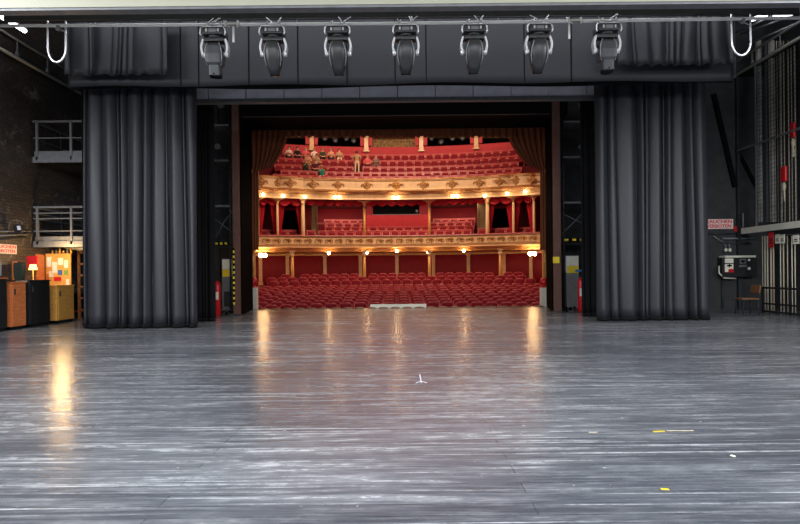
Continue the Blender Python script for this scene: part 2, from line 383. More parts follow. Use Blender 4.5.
# ------------------------------------------------------------ balconies
def scroll(bm, frame, s, mi=0):
    """a C-scroll with leaf tips, drawn in a parapet-local frame"""
    o, ux, uz, un = frame
    for sg in (-1, 1):
        pts = []
        for k in range(15):
            t = k/14*2.6*PI; r = s*(0.42-0.135*t/PI)
            pts.append(o + ux*sg*(s*0.5 + r*math.cos(t)) + uz*(r*math.sin(t)) + un*0.015)
        tube(bm, pts, [0.028*(1-0.5*k/14) for k in range(15)], 5, mi)
def cartouche_bm(w=0.34):
    bm = B()
    for k in range(10):
        t = 2*PI*k/10; ball(bm, (w*0.62*math.cos(t), -0.03, w*0.62*math.sin(t)), (0.06, 0.05, 0.08), 0, 6, 5)
    tube(bm, [(w*0.42*math.cos(2*PI*k/16), -0.05, w*0.46*math.sin(2*PI*k/16)) for k in range(17)], 0.035, 6, cap=False)
    ball(bm, (0, -0.03, 0), (w*0.3, 0.06, w*0.34), 0, 8, 6)
    ball(bm, (0, -0.05, w*0.85), (0.07, 0.05, 0.09), 0, 6, 5); ball(bm, (0, -0.05, -w*0.9), (0.05, 0.05, 0.14), 0, 6, 5)
    for s in (-1, 1): tube(bm, [(s*w*0.7, -0.03, 0.02), (s*w*1.05, -0.04, 0.1), (s*w*1.3, -0.03, 0.0), (s*w*1.2, -0.03, -0.09)], [0.05, 0.04, 0.03, 0.02], 6)
    return bm
R2 = 24.0
z_top2, z_bot2, z_low2 = zc(180, R2), zc(191.5, R2), zc(199.5, R2)
AE = ang(258.5, R2); AEr = ang(541, R2)
bays = [ang(p, R2) for p in (250, 278, 303, 365, 430, 488, 513, 536)]
def bulge(a):                                 # each box front swells outwards
    for p, q in zip(bays, bays[1:]):
        if p <= a <= q: return 0.30*math.sin(PI*(a-p)/(q-p))**0.7 if (q-p) < 0.1 else 0.12*math.sin(PI*(a-p)/(q-p))**0.5
    return 0
ub = thing('upper_balcony', 'cream and gold upper balcony front with cartouches, above the red swags', 'balcony', (0, 36, z_low2-0.1))
prof = [(-0.06, z_top2), (-0.06, z_top2-0.07), (0, z_top2-0.1), (-0.02, z_bot2+0.2), (-0.12, z_bot2+0.08), (-0.02, z_bot2), (0.3, z_bot2), (0.3, z_top2)]
bm = B(); sweep(bm, prof, -HA, HA, 120, R2, mod=lambda a, k: bulge(a) if k < 6 else 0); put(ub, 'parapet', bm, M_cream_s)
bm = B(); sweep(bm, [(-0.09, z_top2+0.05), (-0.11, z_top2+0.01), (-0.09, z_top2), (0.3, z_top2), (0.3, z_top2+0.05)], -HA, HA, 120, R2, mod=lambda a, k: bulge(a) if k < 3 else 0); put(ub, 'handrail', bm, M_ochre)
bm = B(); sweep(bm, [(-0.10, z_bot2+0.05), (-0.15, z_bot2+0.0), (-0.10, z_bot2-0.06), (0.02, z_bot2-0.06), (0.02, z_bot2+0.03)], -HA, HA, 120, R2, mod=lambda a, k: bulge(a) if k < 3 else 0)
for i in range(150):
    a = -0.42 + 0.84*i/149; p = HP(a, R2-bulge(a)-0.13, z_bot2-0.02); ball(bm, p, 0.05, 0, 5, 4)
put(ub, 'moulding', bm, M_bronze)
bm = B(); sweep(bm, [(-0.02, z_bot2-0.05), (0.03, z_bot2-0.20), (-0.03, z_bot2-0.24), (0.03, z_low2+0.1), (0.0, z_low2), (0.35, z_low2), (0.35, z_bot2-0.05)], -HA, HA, 80, R2); put(ub, 'cornice', bm, M_cream_s)
carts = [262, 279, 291, 314, 339, 368, 397, 424, 453, 480, 500, 517, 532]
for k, px in enumerate(carts):
    a = ang(px, R2-0.1); o = obj('cartouche', cartouche_bm(0.38 if k == 6 else 0.30), M_bronze if k != 6 else M_ochre, ub)
    o.location = HP(a, R2-bulge(a)-0.03, (z_top2+z_bot2)/2+0.02) - ub.location; o.rotation_euler = (0, 0, -a)
# stepped seating deck of the upper gallery
G2 = [(24.9, zc(176, 24.9)), (25.75, zc(171.5, 25.75)), (26.65, zc(166, 26.65)), (27.55, zc(159.8, 27.55)), (28.45, zc(153.8, 28.45))]
bm = B(); prof = [(24.3, z_bot2-0.25)]
lastz = None
for R, z in G2:
    f = z-0.92; prof += [(prof[-1][0], f), (R+0.45, f)]
prof += [(29.4, prof[-1][1]), (29.4, z_low2+0.0), (24.3, z_low2)]
prof[0] = (24.3, z_low2+0.01)
sweep(bm, prof[:-1], -HA, HA, 48); struct('floor_upper_balcony', bm, M_carpet)

R1 = 24.0
z_top1, z_bot1, z_low1 = zc(236, R1), zc(247.5, R1), zc(251.5, R1)
lb = thing('lower_balcony', 'ochre and cream lower balcony front covered in scrollwork, above the stalls', 'balcony', (0, 36, z_low1-0.1))
prof = [(-0.05, z_top1), (-0.05, z_top1-0.06), (0, z_top1-0.09), (-0.10, z_bot1+0.25), (-0.04, z_bot1+0.1), (0.05, z_bot1), (0.3, z_bot1), (0.3, z_top1)]
bm = B(); sweep(bm, prof, -HA, HA, 100, R1); put(lb, 'parapet', bm, M_gold)
bm = B(); sweep(bm, [(-0.08, z_top1+0.05), (-0.10, z_top1), (0.3, z_top1), (0.3, z_top1+0.05)], -HA, HA, 80, R1); put(lb, 'handrail', bm, M_seatframe)
bm = B(); sweep(bm, [(-0.08, z_bot1+0.07), (-0.11, z_bot1+0.03), (-0.05, z_bot1-0.01), (0.02, z_bot1), (0.02, z_bot1+0.07)], -HA, HA, 80, R1); put(lb, 'moulding', bm, M_cream_s)
bm = B(); sweep(bm, [(0.03, z_bot1), (0.25, z_bot1-0.14), (0.3, z_low1), (3.0, z_low1), (3.0, z_bot1)], -HA, HA, 80, R1); put(lb, 'soffit', bm, pm('darker_gold_soffit', (196, 140, 84), 0.5))  # soffit gold is darker than the parapet gold
bm = B()
for i in range(30):
    a = -0.41 + 0.82*i/29; p = HP(a, R1-0.07, (z_top1+z_bot1)/2+0.03)
    scroll(bm, (p, Vector((math.cos(a), -math.sin(a), 0)), Vector((0, 0, 1)), Vector((-math.sin(a), -math.cos(a), 0))), 0.44+0.08*math.sin(i*2.3))
    a2 = a + 0.41/22; ball(bm, HP(a2, R1-0.06, (z_top1+z_bot1)/2+0.02), (0.07, 0.05, 0.2), 0, 6, 5)
put(lb, 'scrollwork', bm, pm('scroll_gilding', (176, 118, 54), 0.4, metal=0.3, var=0.3, scale=9))
L1 = [(25.0, zc(230.3, 25)), (25.95, zc(226.4, 25.95)), (26.9, zc(222.4, 26.9)), (27.8, zc(219.2, 27.8))]
bm = B(); prof = [(24.3, z_low1+0.02)]
for R, z in L1: prof += [(prof[-1][0], z-0.92), (R+0.45, z-0.92)]
prof += [(29.2, prof[-1][1]), (29.2, z_low1+0.02)]
sweep(bm, prof, -HA, HA, 48); struct('floor_lower_balcony', bm, M_carpet)

# ------------------------------------------------------------ columns
def column(px, R, z0, z1, r, name, label, flare=True, mat=M_ochre, scale=1):
    a = ang(px, R); t = thing(name, label, 'column', HP(a, R, z0), -a); h = z1-z0
    bm = B(); lathe(bm, (0, 0, 0), [(r*1.0, 0.1), (r*1.05, h*0.3), (r*0.85, h-0.3)], 12); obj('shaft', bm, mat, t)
    bm = B(); box(bm, (0, 0, 0.04), (r*3, r*3, 0.08)); lathe(bm, (0, 0, 0.07), [(r*1.4, 0), (r*1.4, 0.03), (r*1.05, 0.06)], 12); obj('base', bm, M_cream_s, t)
    bm = B()
    if flare:
        lathe(bm, (0, 0, h-0.36), [(r*0.9, 0), (r*1.2, 0.05), (r*0.95, 0.1), (r*1.5, 0.17), (r*2.6, 0.25), (r*5.0, 0.33)], 12); box(bm, (0, 0, h-0.015), (r*11, r*4, 0.03))
    else: lathe(bm, (0, 0, h-0.36), [(r*0.9, 0), (r*1.3, 0.05), (r*1.0, 0.1), (r*1.6, 0.3)], 12); box(bm, (0, 0, h-0.03), (r*3.6, r*3.6, 0.06))
    obj('capital', bm, M_cream_s, t)
zdk1 = L1[0][1]-0.92
column(365, 24.75, zdk1, z_low2, 0.085, 'slender_column', 'slender gilded column left of the dark middle opening, on the lower balcony')
column(430, 24.75, zdk1, z_low2, 0.085, 'slender_column', 'slender gilded column right of the dark middle opening, on the lower balcony')
for px, lab in ((258.5, 'thin cream box column at the far left end of the lower balcony'), (278, 'thin cream box column between the two left boxes'), (303.5, 'thick cream column where the left boxes meet the balcony seats'),
                (488, 'thick cream column where the right boxes meet the balcony seats'), (514, 'thin cream box column between the two right boxes'), (534.5, 'thin cream box column at the far right end of the lower balcony')):
    thick = px in (303.5, 488)
    column(px, 24.35, z_top1-0.45, z_low2, 0.13 if thick else 0.085, 'box_column', lab, mat=M_cream_s, flare=not thick)
for px, lab in ((292.5, 'round gilded column, first from the left among the rear stalls'), (364.5, 'round gilded column, second from the left among the rear stalls'), (429.5, 'round gilded column, second from the right among the rear stalls'), (500.5, 'round gilded column, first from the right among the rear stalls')):
    column(px, 22.85, hz(22.6)-0.02, z_low1+0.02, 0.10, 'stalls_column', lab, flare=False, mat=M_ochre)
pil = [260.5, 287.5, 325, 360.5, 397, 433.5, 468.5, 504, 531]
for k, px in enumerate(pil):
    R = 26.85; a = ang(px, R); z0 = hz(22.6)+0.1; t = thing('wall_pilaster', 'flat cream pilaster on the dark red stalls wall, %s from the left' % nth(k), 'pilaster', HP(a, R, z0), -a)
    bm = B(); box(bm, (0, 0, (z_low1-z0)/2), (0.24, 0.1, z_low1-z0-0.02), bev=0.01); box(bm, (0, -0.052, (z_low1-z0)/2), (0.12, 0.02, z_low1-z0-0.5)); obj('shaft', bm, M_gold, t)
    bm = B(); box(bm, (0, -0.03, z_low1-z0-0.12), (0.36, 0.16, 0.12), bev=0.015); box(bm, (0, -0.03, z_low1-z0-0.22), (0.30, 0.14, 0.05)); obj('capital', bm, M_cream_s, t)
    bm = B(); box(bm, (0, -0.02, 0.1), (0.32, 0.14, 0.2)); obj('base', bm, M_gold, t)
# beam over the stalls wall
bm = B(); sweep(bm, [(0, z_low1-0.16), (0.25, z_low1-0.16), (0.25, z_low1-0.01), (0, z_low1-0.01)], -HA, HA, 60, 26.75); struct('trim_3', bm, M_gold)

# ------------------------------------------------------------ boxes with drapes and swags on the lower balcony
def swag(a0, a1, R, ztop, drop, n, label):
    bm = B()
    def fn(u, v):
        a = a0+(a1-a0)*u; k = (u*n) % 1.0
        d = drop*(0.55+0.45*math.sin(PI*k))
        return HP(a, R - 0.10*math.sin(PI*k)*(0.3+v) + 0.03*math.cos(v*18), ztop - d*v)
    grid(bm, fn, n*10, 10)
    return onemesh('swag_valance', bm, M_swag, label, 'valance', solid=0.02)
def side_drape(pxa, R, ztop, zbot, side, label):
    """a drape tied back to one side; side=-1 hangs on the left"""
    a = ang(pxa, R); wd = 0.42
    def fn(u, v):
        wide = wd*(1-0.62*math.sin(PI*min(1, v*1.05)*0.5)**1.5)
        x = -side*u*wide; y = 0.05*math.sin(u*22)*(1-0.3*v)
        p = HP(a, R); t = Vector((math.cos(a), -math.sin(a), 0)); nrm = Vector((math.sin(a), math.cos(a), 0))
        q = p + t*x + nrm*y; q.z = ztop+(zbot-ztop)*v; return q
    bm = B(); grid(bm, fn, 24, 12); return onemesh('box_drape', bm, M_swag, label, 'curtain', solid=0.015)
bx = [(258.5, 278, 'leftmost box', 'leftmost'), (278, 303.5, 'second box from the left', 'second from left'), (488, 514, 'second box from the right', 'second from right'), (514, 534.5, 'rightmost box', 'rightmost')]
for p, q, nm, k in bx:
    R = 24.55; swag(ang(p+1.0, R), ang(q-1.0, R), R, z_low2+0.06, 0.55, 2, 'scalloped red valance over the ' + nm)
    side_drape(p+1.2, R+0.12, z_low2-0.05, z_top1-0.3, -1, 'red drape tied back at the left side of the ' + nm)
    side_drape(q-1.2, R+0.12, z_low2-0.05, z_top1-0.3, 1, 'red drape tied back at the right side of the ' + nm)
swag(ang(306, 24.7), ang(363, 24.7), 24.7, z_low2+0.03, 0.42, 6, 'scalloped red valance above the left block of balcony seats')
swag(ang(367.5, 24.7), ang(427.5, 24.7), 24.7, z_low2+0.03, 0.42, 6, 'scalloped red valance above the dark middle opening')
swag(ang(432.5, 24.7), ang(486, 24.7), 24.7, z_low2+0.03, 0.42, 6, 'scalloped red valance above the right block of balcony seats')
# box partitions and dark box interiors, all red joinery of the setting
for k, px in enumerate((258, 278, 303.5, 488, 514, 535)):
    a = ang(px, 24.4); bm = B()
    c = HP(a, 26.0); box(bm, (c.x, c.y, (zdk1+z_low2)/2), (0.08, 3.0, z_low2-zdk1), rot=(0, 0, -a)); struct('wall_box_partition_%d' % (k+1), bm, M_redwall)
for k, (p, q) in enumerate(((283, 299), (493, 510))):
    a = (ang(p, 27.3)+ang(q, 27.3))/2; bm = B(); box(bm, HP(a, 27.2, z_top1+0.75), (1.5, 0.08, 2.6), rot=(0, 0, -a))
    tag(obj('box_darkness_sheet', bm, M_dead), 'black sheet standing for the dark back of the second box from the ' + ('left' if k == 0 else 'right'), 'dark sheet')  # flat black sheet puts the darkness into the box interior
for k, (p, q) in enumerate(((312, 318), (478, 486.5))):
    a0, a1 = ang(p, 26.0), ang(q, 26.0); bm = B(); sweep(bm, [(0, zdk1), (0.1, zdk1), (0.1, z_low2), (0, z_low2)], a0, a1, 3, 26.0)
    for t in (a0+0.002, a1-0.002): c = HP(t, 25.98); boxmm(bm, (c.x-0.03, c.y-0.03, zdk1), (c.x+0.03, c.y+0.02, z_low2))
    onemesh('panelled_screen', bm, M_olive, 'olive panelled wall strip beside the %s thick column' % ('left' if k == 0 else 'right'), 'panel')
# middle control booth: red front with a black window
Rb = 26.5
a0, a1 = ang(367, Rb), ang(430, Rb); zw0, zw1 = zc(214.8, Rb), zc(202.5, Rb)
cb = thing('control_booth', 'red control booth with a wide black window in the middle of the lower balcony', 'booth', HP(0, Rb, zdk1))
bm = B(); sweep(bm, [(0, zdk1), (0.12, zdk1), (0.12, zw0), (0, zw0)], a0, a1, 10, Rb); put(cb, 'front_panel', bm, M_redwall2)
bm = B(); sweep(bm, [(0, zw1), (0.12, zw1), (0.12, z_low2), (0, z_low2)], a0, a1, 10, Rb)
sweep(bm, [(0, zw0), (0.12, zw0), (0.12, zw1), (0, zw1)], a0, ang(373.5, Rb), 2, Rb); sweep(bm, [(0, zw0), (0.12, zw0), (0.12, zw1), (0, zw1)], ang(420, Rb), a1, 2, Rb)
put(cb, 'window_surround', bm, M_redwall)
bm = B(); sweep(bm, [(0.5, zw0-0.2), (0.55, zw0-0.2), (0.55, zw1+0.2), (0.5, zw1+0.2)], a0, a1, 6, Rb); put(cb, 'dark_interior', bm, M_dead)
bm = B(); sweep(bm, [(-0.04, zw0), (0.16, zw0), (0.16, zw0+0.04), (-0.04, zw0+0.04)], ang(373, Rb), ang(421, Rb), 8, Rb); put(cb, 'sill', bm, M_grey)
pc = HP(ang(417.5, Rb+0.25), Rb+0.25, zw0+0.05)
t = thing('booth_spotlight', 'small grey spotlight inside the right end of the booth window', 'spotlight', pc)
bm = B(); tube(bm, [(0, -0.16, 0.22), (0, 0.12, 0.28)], [0.10, 0.08], 10); obj('barrel', bm, M_grey, t)
bm = B(); tube(bm, [(0, 0, 0), (0, 0, 0.2)], 0.02, 6); box(bm, (0, 0, 0.01), (0.16, 0.16, 0.02)); obj('stand', bm, M_dgrey, t)

# ------------------------------------------------------------ theatre seats
def make_seat(name, square):
    t = thing(name, 'seat', 'seat')
    hw = 0.215 if square else 0.235
    bm = B()
    def back(u, v):
        x = -hw+2*hw*u; z = 0.42+(0.40 if square else 0.46)*v + (0 if square else 0.05*math.sin(PI*u)*v**4)
        return Vector((x, 0.20+0.10*v-0.035*math.sin(PI*u)*math.sin(PI*v)**0.5, z))
    grid(bm, back, 6, 6)
    r = bmesh.ops.extrude_face_region(bm, geom=list(bm.faces)); bmesh.ops.translate(bm, verts=[e for e in r['geom'] if isinstance(e, bmesh.types.BMVert)], vec=(0, 0.05, 0))
    obj('backrest', bm, M_velvet, t)
    bm = B(); box(bm, (0, 0.10, 0.52), (0.45, 0.085, 0.34), rot=(-0.30, 0, 0), bev=0.03); obj('seat_cushion', bm, M_velvet, t)
    for s in (-1, 1):
        bm = B()
        box(bm, (s*0.265, 0.09, 0.30), (0.03, 0.36, 0.6), bev=0.008)
        box(bm, (s*0.265, 0.03, 0.62), (0.055, 0.40, 0.035), bev=0.01)
        ball(bm, (s*0.265, -0.17, 0.63), (0.035, 0.02, 0.03), 1, 6, 5)
        obj('armrest', bm, [M_seatframe, M_brass], t)
    bm = B()
    if square:
        box(bm, (0, 0.345, 0.66), (0.60, 0.03, 0.54), rot=(-0.2, 0, 0)); box(bm, (0, 0.36, 0.925), (0.62, 0.07, 0.05), rot=(-0.2, 0, 0), bev=0.012)
        for s in (-1, 1): box(bm, (s*0.262, 0.29, 0.66), (0.07, 0.08, 0.50), rot=(-0.2, 0, 0))
    else:
        tube(bm, [(-0.28, 0.30, 0.60), (-0.275, 0.33, 0.84), (-0.16, 0.34, 0.925), (0.16, 0.34, 0.925), (0.275, 0.33, 0.84), (0.28, 0.30, 0.60)], 0.020, 6)
        box(bm, (0, 0.30, 0.62), (0.5, 0.02, 0.42), rot=(-0.2, 0, 0))
    obj('back_frame', bm, M_seatframe, t)
    return t
protos = {0: make_seat('stalls_seat', False), 1: make_seat('balcony_seat', True)}; used = {0: 0, 1: 0}; n_seats = {}
def seat(a, R, zf, label, group):
    loc = HP(a, R, zf); rz = -a
    kd = 0 if 'stalls' in label else 1; proto = protos[kd]
    if not used[kd]:
        used[kd] = 1; proto.location = loc; proto.rotation_euler = (0, 0, rz); proto['label'] = label; proto['group'] = group; return proto
    return dup(proto, loc, rz, label, group)
def row(R, zf, px0, px1, pitch, off, lab, group, skip=lambda px: False):
    n = 0; k = 0; a0 = ang(px0, R); a1 = ang(px1, R); da = pitch/R
    cnt = int((a1-a0)/da); st = (a0+a1)/2 - da*(cnt-1)/2 + off*da
    for i in range(cnt):
        a = st+i*da; px = 400+FPX*R*math.sin(a)/(12+R*math.cos(a))
        if skip(px): continue
        seat(a, R, zf, lab % nth(n), group); n += 1
    n_seats[group] = n_seats.get(group, 0)+n
SR = [10.6, 11.6, 12.6, 13.6, 14.6, 15.6, 16.6, 17.6, 18.55, 20.15, 21.1, 22.05]
for i, R in enumerate(SR):
    rowname = 'front row' if i == 0 else 'rear row' if i == 11 else ORD[i]+' row from stage'
    a = (250, 550) if i < 9 else [(261, 537), (266, 532), (275, 524)][i-9]
    row(R, hz(R), a[0], a[1], 0.605, (i % 2)*0.5-0.25, 'red velvet stalls seat, '+rowname+', %s seat from the left', 'red velvet seats in the stalls', skip=lambda px, R=R: R > 21.5 and (abs(px-364.5) < 4 or abs(px-429.5) < 4 or abs(px-292.5) < 4 or abs(px-500.5) < 4))
for i, (R, z) in enumerate(G2):
    rn = 'front row' if i == 0 else ORD[i]+' row up'
    row(R, z-0.92, 276, 524, 0.62, (i % 2)*0.5-0.25, 'red upper balcony seat, '+rn+' from the parapet, %s from the left', 'red seats of the upper balcony',
        skip=lambda px, i=i: i in (2, 3) and abs(px-358) < 4.5)
for i, (R, z) in enumerate(L1):
    rn = 'front row' if i == 0 else ORD[i]+' row up'
    px0, px1 = [(319, 476), (320, 475), (319, 476), (322, 474)][i]
    row(R, z-0.92, px0, px1, 0.62, (i % 2)*0.5-0.25, 'red lower balcony seat, '+rn+' from the scrollwork parapet, %s from the left', 'red seats of the lower balcony',
        skip=lambda px, i=i: i > 1 and 366 < px < 431)
for side, (p, q) in (('left', (258, 318)), ('right', (477, 535))):
    row(24.9, zdk1, p, q, 0.62, 0, 'red seat in the '+side+' boxes of the lower balcony, %s from the left', 'red seats in the side boxes', skip=lambda px: min(abs(px-v) for v in (278, 303.5, 488, 514)) < 2)
print('SEATS', n_seats)
# aisle step for the standing visitor
aS = ang(358, 26.9); zS = zc(174.5, 26.9)
bm = B(); sweep(bm, [(26.45, G2[1][1]-0.9), (27.2, G2[1][1]-0.9), (27.2, zS), (26.45, zS)], ang(353.5, 26.8), ang(362.5, 26.8), 3)
onemesh('aisle_step', bm, M_carpet, 'carpeted aisle step under the standing visitor in the upper balcony', 'step')

# ------------------------------------------------------------ globe lamps
M_globe_b = pm('strongly_lit_opal_globe', (255, 208, 146), 0.4, emit=62, var=0.0)
def globe(px, py, R, size, label, group, n=1):
    a = ang(px, R); z = zc(py, R); p = HP(a, R, z)
    t = thing('globe_lamp', label, 'lamp', p, -a, group)
    bm = B(); tube(bm, [(0, 0.24, 0.12), (0, 0.08, 0.02)], 0.02, 6); ball(bm, (0, 0.24, 0.12), 0.06, 0, 8, 6)
    for k in range(n): 
        x = (k-(n-1)/2)*0.28; tube(bm, [(0, 0.12, 0.05), (x, 0.02, 0.02)], 0.015, 5); lathe(bm, (x, 0, 0.05), [(0.03, 0), (0.06, 0.03), (0.02, 0.06)], 8)
    obj('bracket', bm, M_brass, t)
    for k in range(n):
        bm = B(); ball(bm, ((k-(n-1)/2)*0.28, 0, 0), size, 0, 10, 8); obj('globe', bm, M_globe_b if group.endswith('lower balcony') else M_globe, t)
lab2 = ['over the leftmost box', 'over the second box from the left', 'over the thick left column', 'over the left seat block', 'over the middle opening', 'over the right seat block', 'over the thick right column', 'over the second box from the right', 'over the rightmost box']
for (px, py, n), lb_ in zip(((264, 196.3, 1), (284, 196.8, 1), (305.5, 197.3, 1), (338, 196.8, 2), (396.5, 197.0, 2), (456, 196.8, 2), (485.5, 197.5, 1), (508, 196.5, 1), (526, 195.5, 1)), lab2):
    globe(px, py+0.5, R2-0.25, 0.10, 'lit %sglobe lamp %s' % ('double ' if n == 2 else '', lb_), 'lit globe lamps below the upper balcony', n)
lab1 = ['bright double globe lamp at the left end under the lower balcony', 'lit globe lamp under the scrollwork parapet, first right of the left end', 'lit globe lamp over the left stalls column nearest centre', 'lit globe lamp at the centre under the scrollwork parapet', 'lit globe lamp over the right stalls column nearest centre', 'lit globe lamp under the scrollwork parapet, first left of the right end', 'bright double globe lamp at the right end under the lower balcony']
for (px, py, n), lb_ in zip(((263, 254.8, 2), (329, 252.6, 1), (367, 252.3, 1), (397, 251, 1), (428.5, 252.6, 1), (464, 251.5, 1), (532.5, 255.8, 2)), lab1):
    globe(px, py, R1-0.12, 0.13 if n == 2 else 0.10, lb_, 'lit globe lamps below the lower balcony', n)

# ============================================================ people in the upper balcony
SK = [pm('skin_light', (226, 170, 140), 0.6), pm('skin_tan', (196, 140, 108), 0.6)]
HAIR = {'dark': pm('dark_hair', (44, 28, 22), 0.7), 'brown': pm('brown_hair', (110, 66, 40), 0.7), 'grey': pm('grey_hair', (176, 150, 134), 0.7), 'blond': pm('blond_hair', (206, 160, 96), 0.7)}
def skinmesh(joints, bones, name):
    me = bpy.data.meshes.new(name); me.from_pydata([j[0] for j in joints], bones, []); o = bpy.data.objects.new(name, me); C.objects.link(o)
    o.modifiers.new('skin', 'SKIN'); 
    for v, j in zip(me.skin_vertices[0].data, joints): v.radius = (j[1], j[2] if len(j) > 2 else j[1])
    me.skin_vertices[0].data[0].use_root = True
    s = o.modifiers.new('sub', 'SUBSURF'); s.levels = 1; s.render_levels = 1
    bpy.context.view_layer.update()
    m2 = bpy.data.meshes.new_from_object(o.evaluated_get(bpy.context.evaluated_depsgraph_get())); bpy.data.objects.remove(o); return m2
def add_hand(bm, wrist, d, up, side, mi):
    d = d.normalized(); s = d.cross(up).normalized()*side
    tube(bm, [wrist, wrist+d*0.045, wrist+d*0.09], [0.026, 0.036, 0.032], 8, mi)
    for k, (o, L) in enumerate(((-0.028, 0.055), (-0.010, 0.072), (0.010, 0.080), (0.028, 0.072))):
        b = wrist+d*0.085+s*o; tube(bm, [b, b+d*L*0.55-up*0.008, b+d*L*0.85-up*0.03], [0.0095, 0.009, 0.007], 6, mi)
    b = wrist+d*0.03-s*0.028; tube(bm, [b, b+d*0.03-s*0.025, b+d*0.06-s*0.03-up*0.01], [0.012, 0.011, 0.008], 6, mi)
def person(loc, rz, shirt, legs, hair, pose='sit', lean=0.0, arms='lap', label='', skin=0, long=False):
    t = thing('person', label, 'person', loc, rz, None)
    J = []; Bn = []
    def j(x, y, z, r, r2=None, p=None):
        J.append(((x, y, z), r, r2 or r)); 
        if p is not None: Bn.append((p, len(J)-1))
        return len(J)-1
    st = pose == 'stand'; hp = 0.92 if st else 0.52; yb = 0.0 if st else 0.05
    f = lambda h: yb - lean*h          # forward is -y
    pe = j(0, f(0), hp, 0.155, 0.115)
    ws = j(0, f(.16), hp+0.16, 0.135, 0.10, pe); ch = j(0, f(.36), hp+0.36, 0.165, 0.11, ws)
    nb = j(0, f(.50), hp+0.49, 0.065, 0.06, ch); hd = j(0, f(.58)-0.015, hp+0.60, 0.078, 0.090, nb); ht = j(0, f(.66)-0.015, hp+0.70, 0.070, 0.080, hd)
    hands = []
    for s in (-1, 1):
        sh = j(s*0.17, f(.44), hp+0.43, 0.060, 0.06, ch)
        if arms == 'down': el = (s*0.24, f(.2)+0.02, hp+0.16); wr = (s*0.25, f(0)-0.04, hp-0.06)
        elif arms == 'hip': el = (s*0.32, f(.2)+0.05, hp+0.20); wr = (s*0.19, f(0)-0.04, hp+0.06)
        elif arms == 'fold': el = (s*0.25, f(.2)-0.05, hp+0.20); wr = (s*0.04, f(.2)-0.22, hp+0.24)
        elif arms == 'rail': el = (s*0.26, f(.2)-0.18, hp+0.22); wr = (s*0.16, f(.2)-0.42, hp+0.28)
        else: el = (s*0.24, f(.2)-0.06, hp+0.17); wr = (s*0.10, f(0)-0.27, hp+0.10)
        e = j(*el, 0.044, None, sh); w_ = j(*wr, 0.030, None, e); hands.append((Vector(el), Vector(wr), s))
        h = j(s*0.10, f(0), hp-0.06, 0.095, None, pe)
        if st: k = j(s*0.12, f(0)-0.01, 0.50, 0.062, None, h); an = j(s*0.13, f(0)+0.02, 0.09, 0.042, None, k); to = j(s*0.15, f(0)-0.15, 0.04, 0.040, None, an)
        else: k = j(s*0.13, yb-0.44, 0.50, 0.066, None, h); an = j(s*0.13, yb-0.42, 0.10, 0.042, None, k); to = j(s*0.14, yb-0.60, 0.045, 0.040, None, an)
    me = skinmesh(J, Bn, 'body')
    bm = B(); bm.from_mesh(me)
    wr0 = [h[1] for h in hands]; el0 = [h[0] for h in hands]
    for fc in bm.faces:
        c = fc.calc_center_median(); fc.smooth = True
        dw = min((c-x).length for x in wr0)
        isleg = c.z < hp+0.03 and (abs(c.x) < 0.24) and not dw < 0.09
        if c.z > hp+0.475: fc.material_index = 2
        elif dw < 0.13: fc.material_index = 2
        elif c.z < 0.11: fc.material_index = 3
        elif isleg: fc.material_index = 1
        else: fc.material_index = 0
    for e, w_, s in hands: add_hand(bm, w_, (w_-e), Vector((0, 0, 1)) if abs((w_-e).normalized().z) < 0.9 else Vector((0, 1, 0)), s, 2)
    H = Vector((0, f(.6)-0.015, hp+0.63))
    ball(bm, H+Vector((0, -0.09, -0.005)), (0.013, 0.022, 0.022), 2, 6, 5)
    for s in (-1, 1):
        ball(bm, H+Vector((s*0.03, -0.078, 0.022)), (0.013, 0.010, 0.009), 4, 6, 5); ball(bm, H+Vector((s*0.078, 0.0, 0.0)), (0.012, 0.02, 0.03), 2, 6, 5)
    ball(bm, H+Vector((0, -0.080, -0.045)), (0.025, 0.008, 0.007), 5, 6, 5)
    me.name = 'body'
    o = obj('body', bm, [shirt, legs, SK[skin], pm('dark_shoe_leather', (36, 28, 26), 0.5), pm('eye_dark', (20, 16, 14), 0.3), pm('lip_rose', (170, 84, 76), 0.5)], t)
    bm = B()
    def cap(u, v):
        th = 2*PI*u; ph = (PI*0.60)*v
        r = Vector((0.090*math.sin(ph)*math.cos(th), 0.105*math.sin(ph)*math.sin(th)+0.012, 0.108*math.cos(ph)))
        if r.y < -0.03 and v > 0.45: r.z = max(r.z, 0.05)
        if long and r.y > 0 and v > 0.8: r.z -= 0.12
        return H+Vector((0, 0, 0.025))+r
    grid(bm, cap, 16, 8, closed_u=True); obj('hair', bm, HAIR[hair], t, solid=0.01)
    return t
def cl(name, rgb): return pm('cloth_'+name, rgb, 0.8, var=0.12, scale=25)
WH, BK, PK, PE = cl('white', (236, 206, 190)), cl('black', (32, 22, 24)), cl('pink', (220, 90, 96)), cl('peach', (226, 160, 124))
TE, GN, GR, BE, OL, DR = cl('teal', (20, 140, 120)), cl('dark_green', (52, 70, 40)), cl('grey', (130, 104, 96)), cl('beige', (246, 214, 176)), cl('olive', (190, 150, 112)), cl('dark_red', (96, 24, 34))
bm = B(); box(bm, (0, -0.04, 0.40), (0.45, 0.42, 0.085), bev=0.03)
low = obj('seat_cushion', bm, M_velvet); LOW = low.data; bpy.data.objects.remove(low); taken = set()
G2S = [o for o in C.objects if o.name.startswith('balcony_seat') and 'upper balcony seat' in o.get('label', '')]
def seated(px, rowi, **k):
    R, z = G2[rowi]; a = ang(px, R); p = HP(a, R, z-0.92)
    o = min((q for q in G2S if abs(q.location.z-p.z) < 0.05 and q.name not in taken), key=lambda q: (q.location-p).length)
    taken.add(o.name)                                   # sits in the nearest free seat, its cushion folded down
    for c in o.children:
        if c.name.startswith('seat_cushion'): c.data = LOW
    return person(o.location.copy(), o.rotation_euler.z, **k)
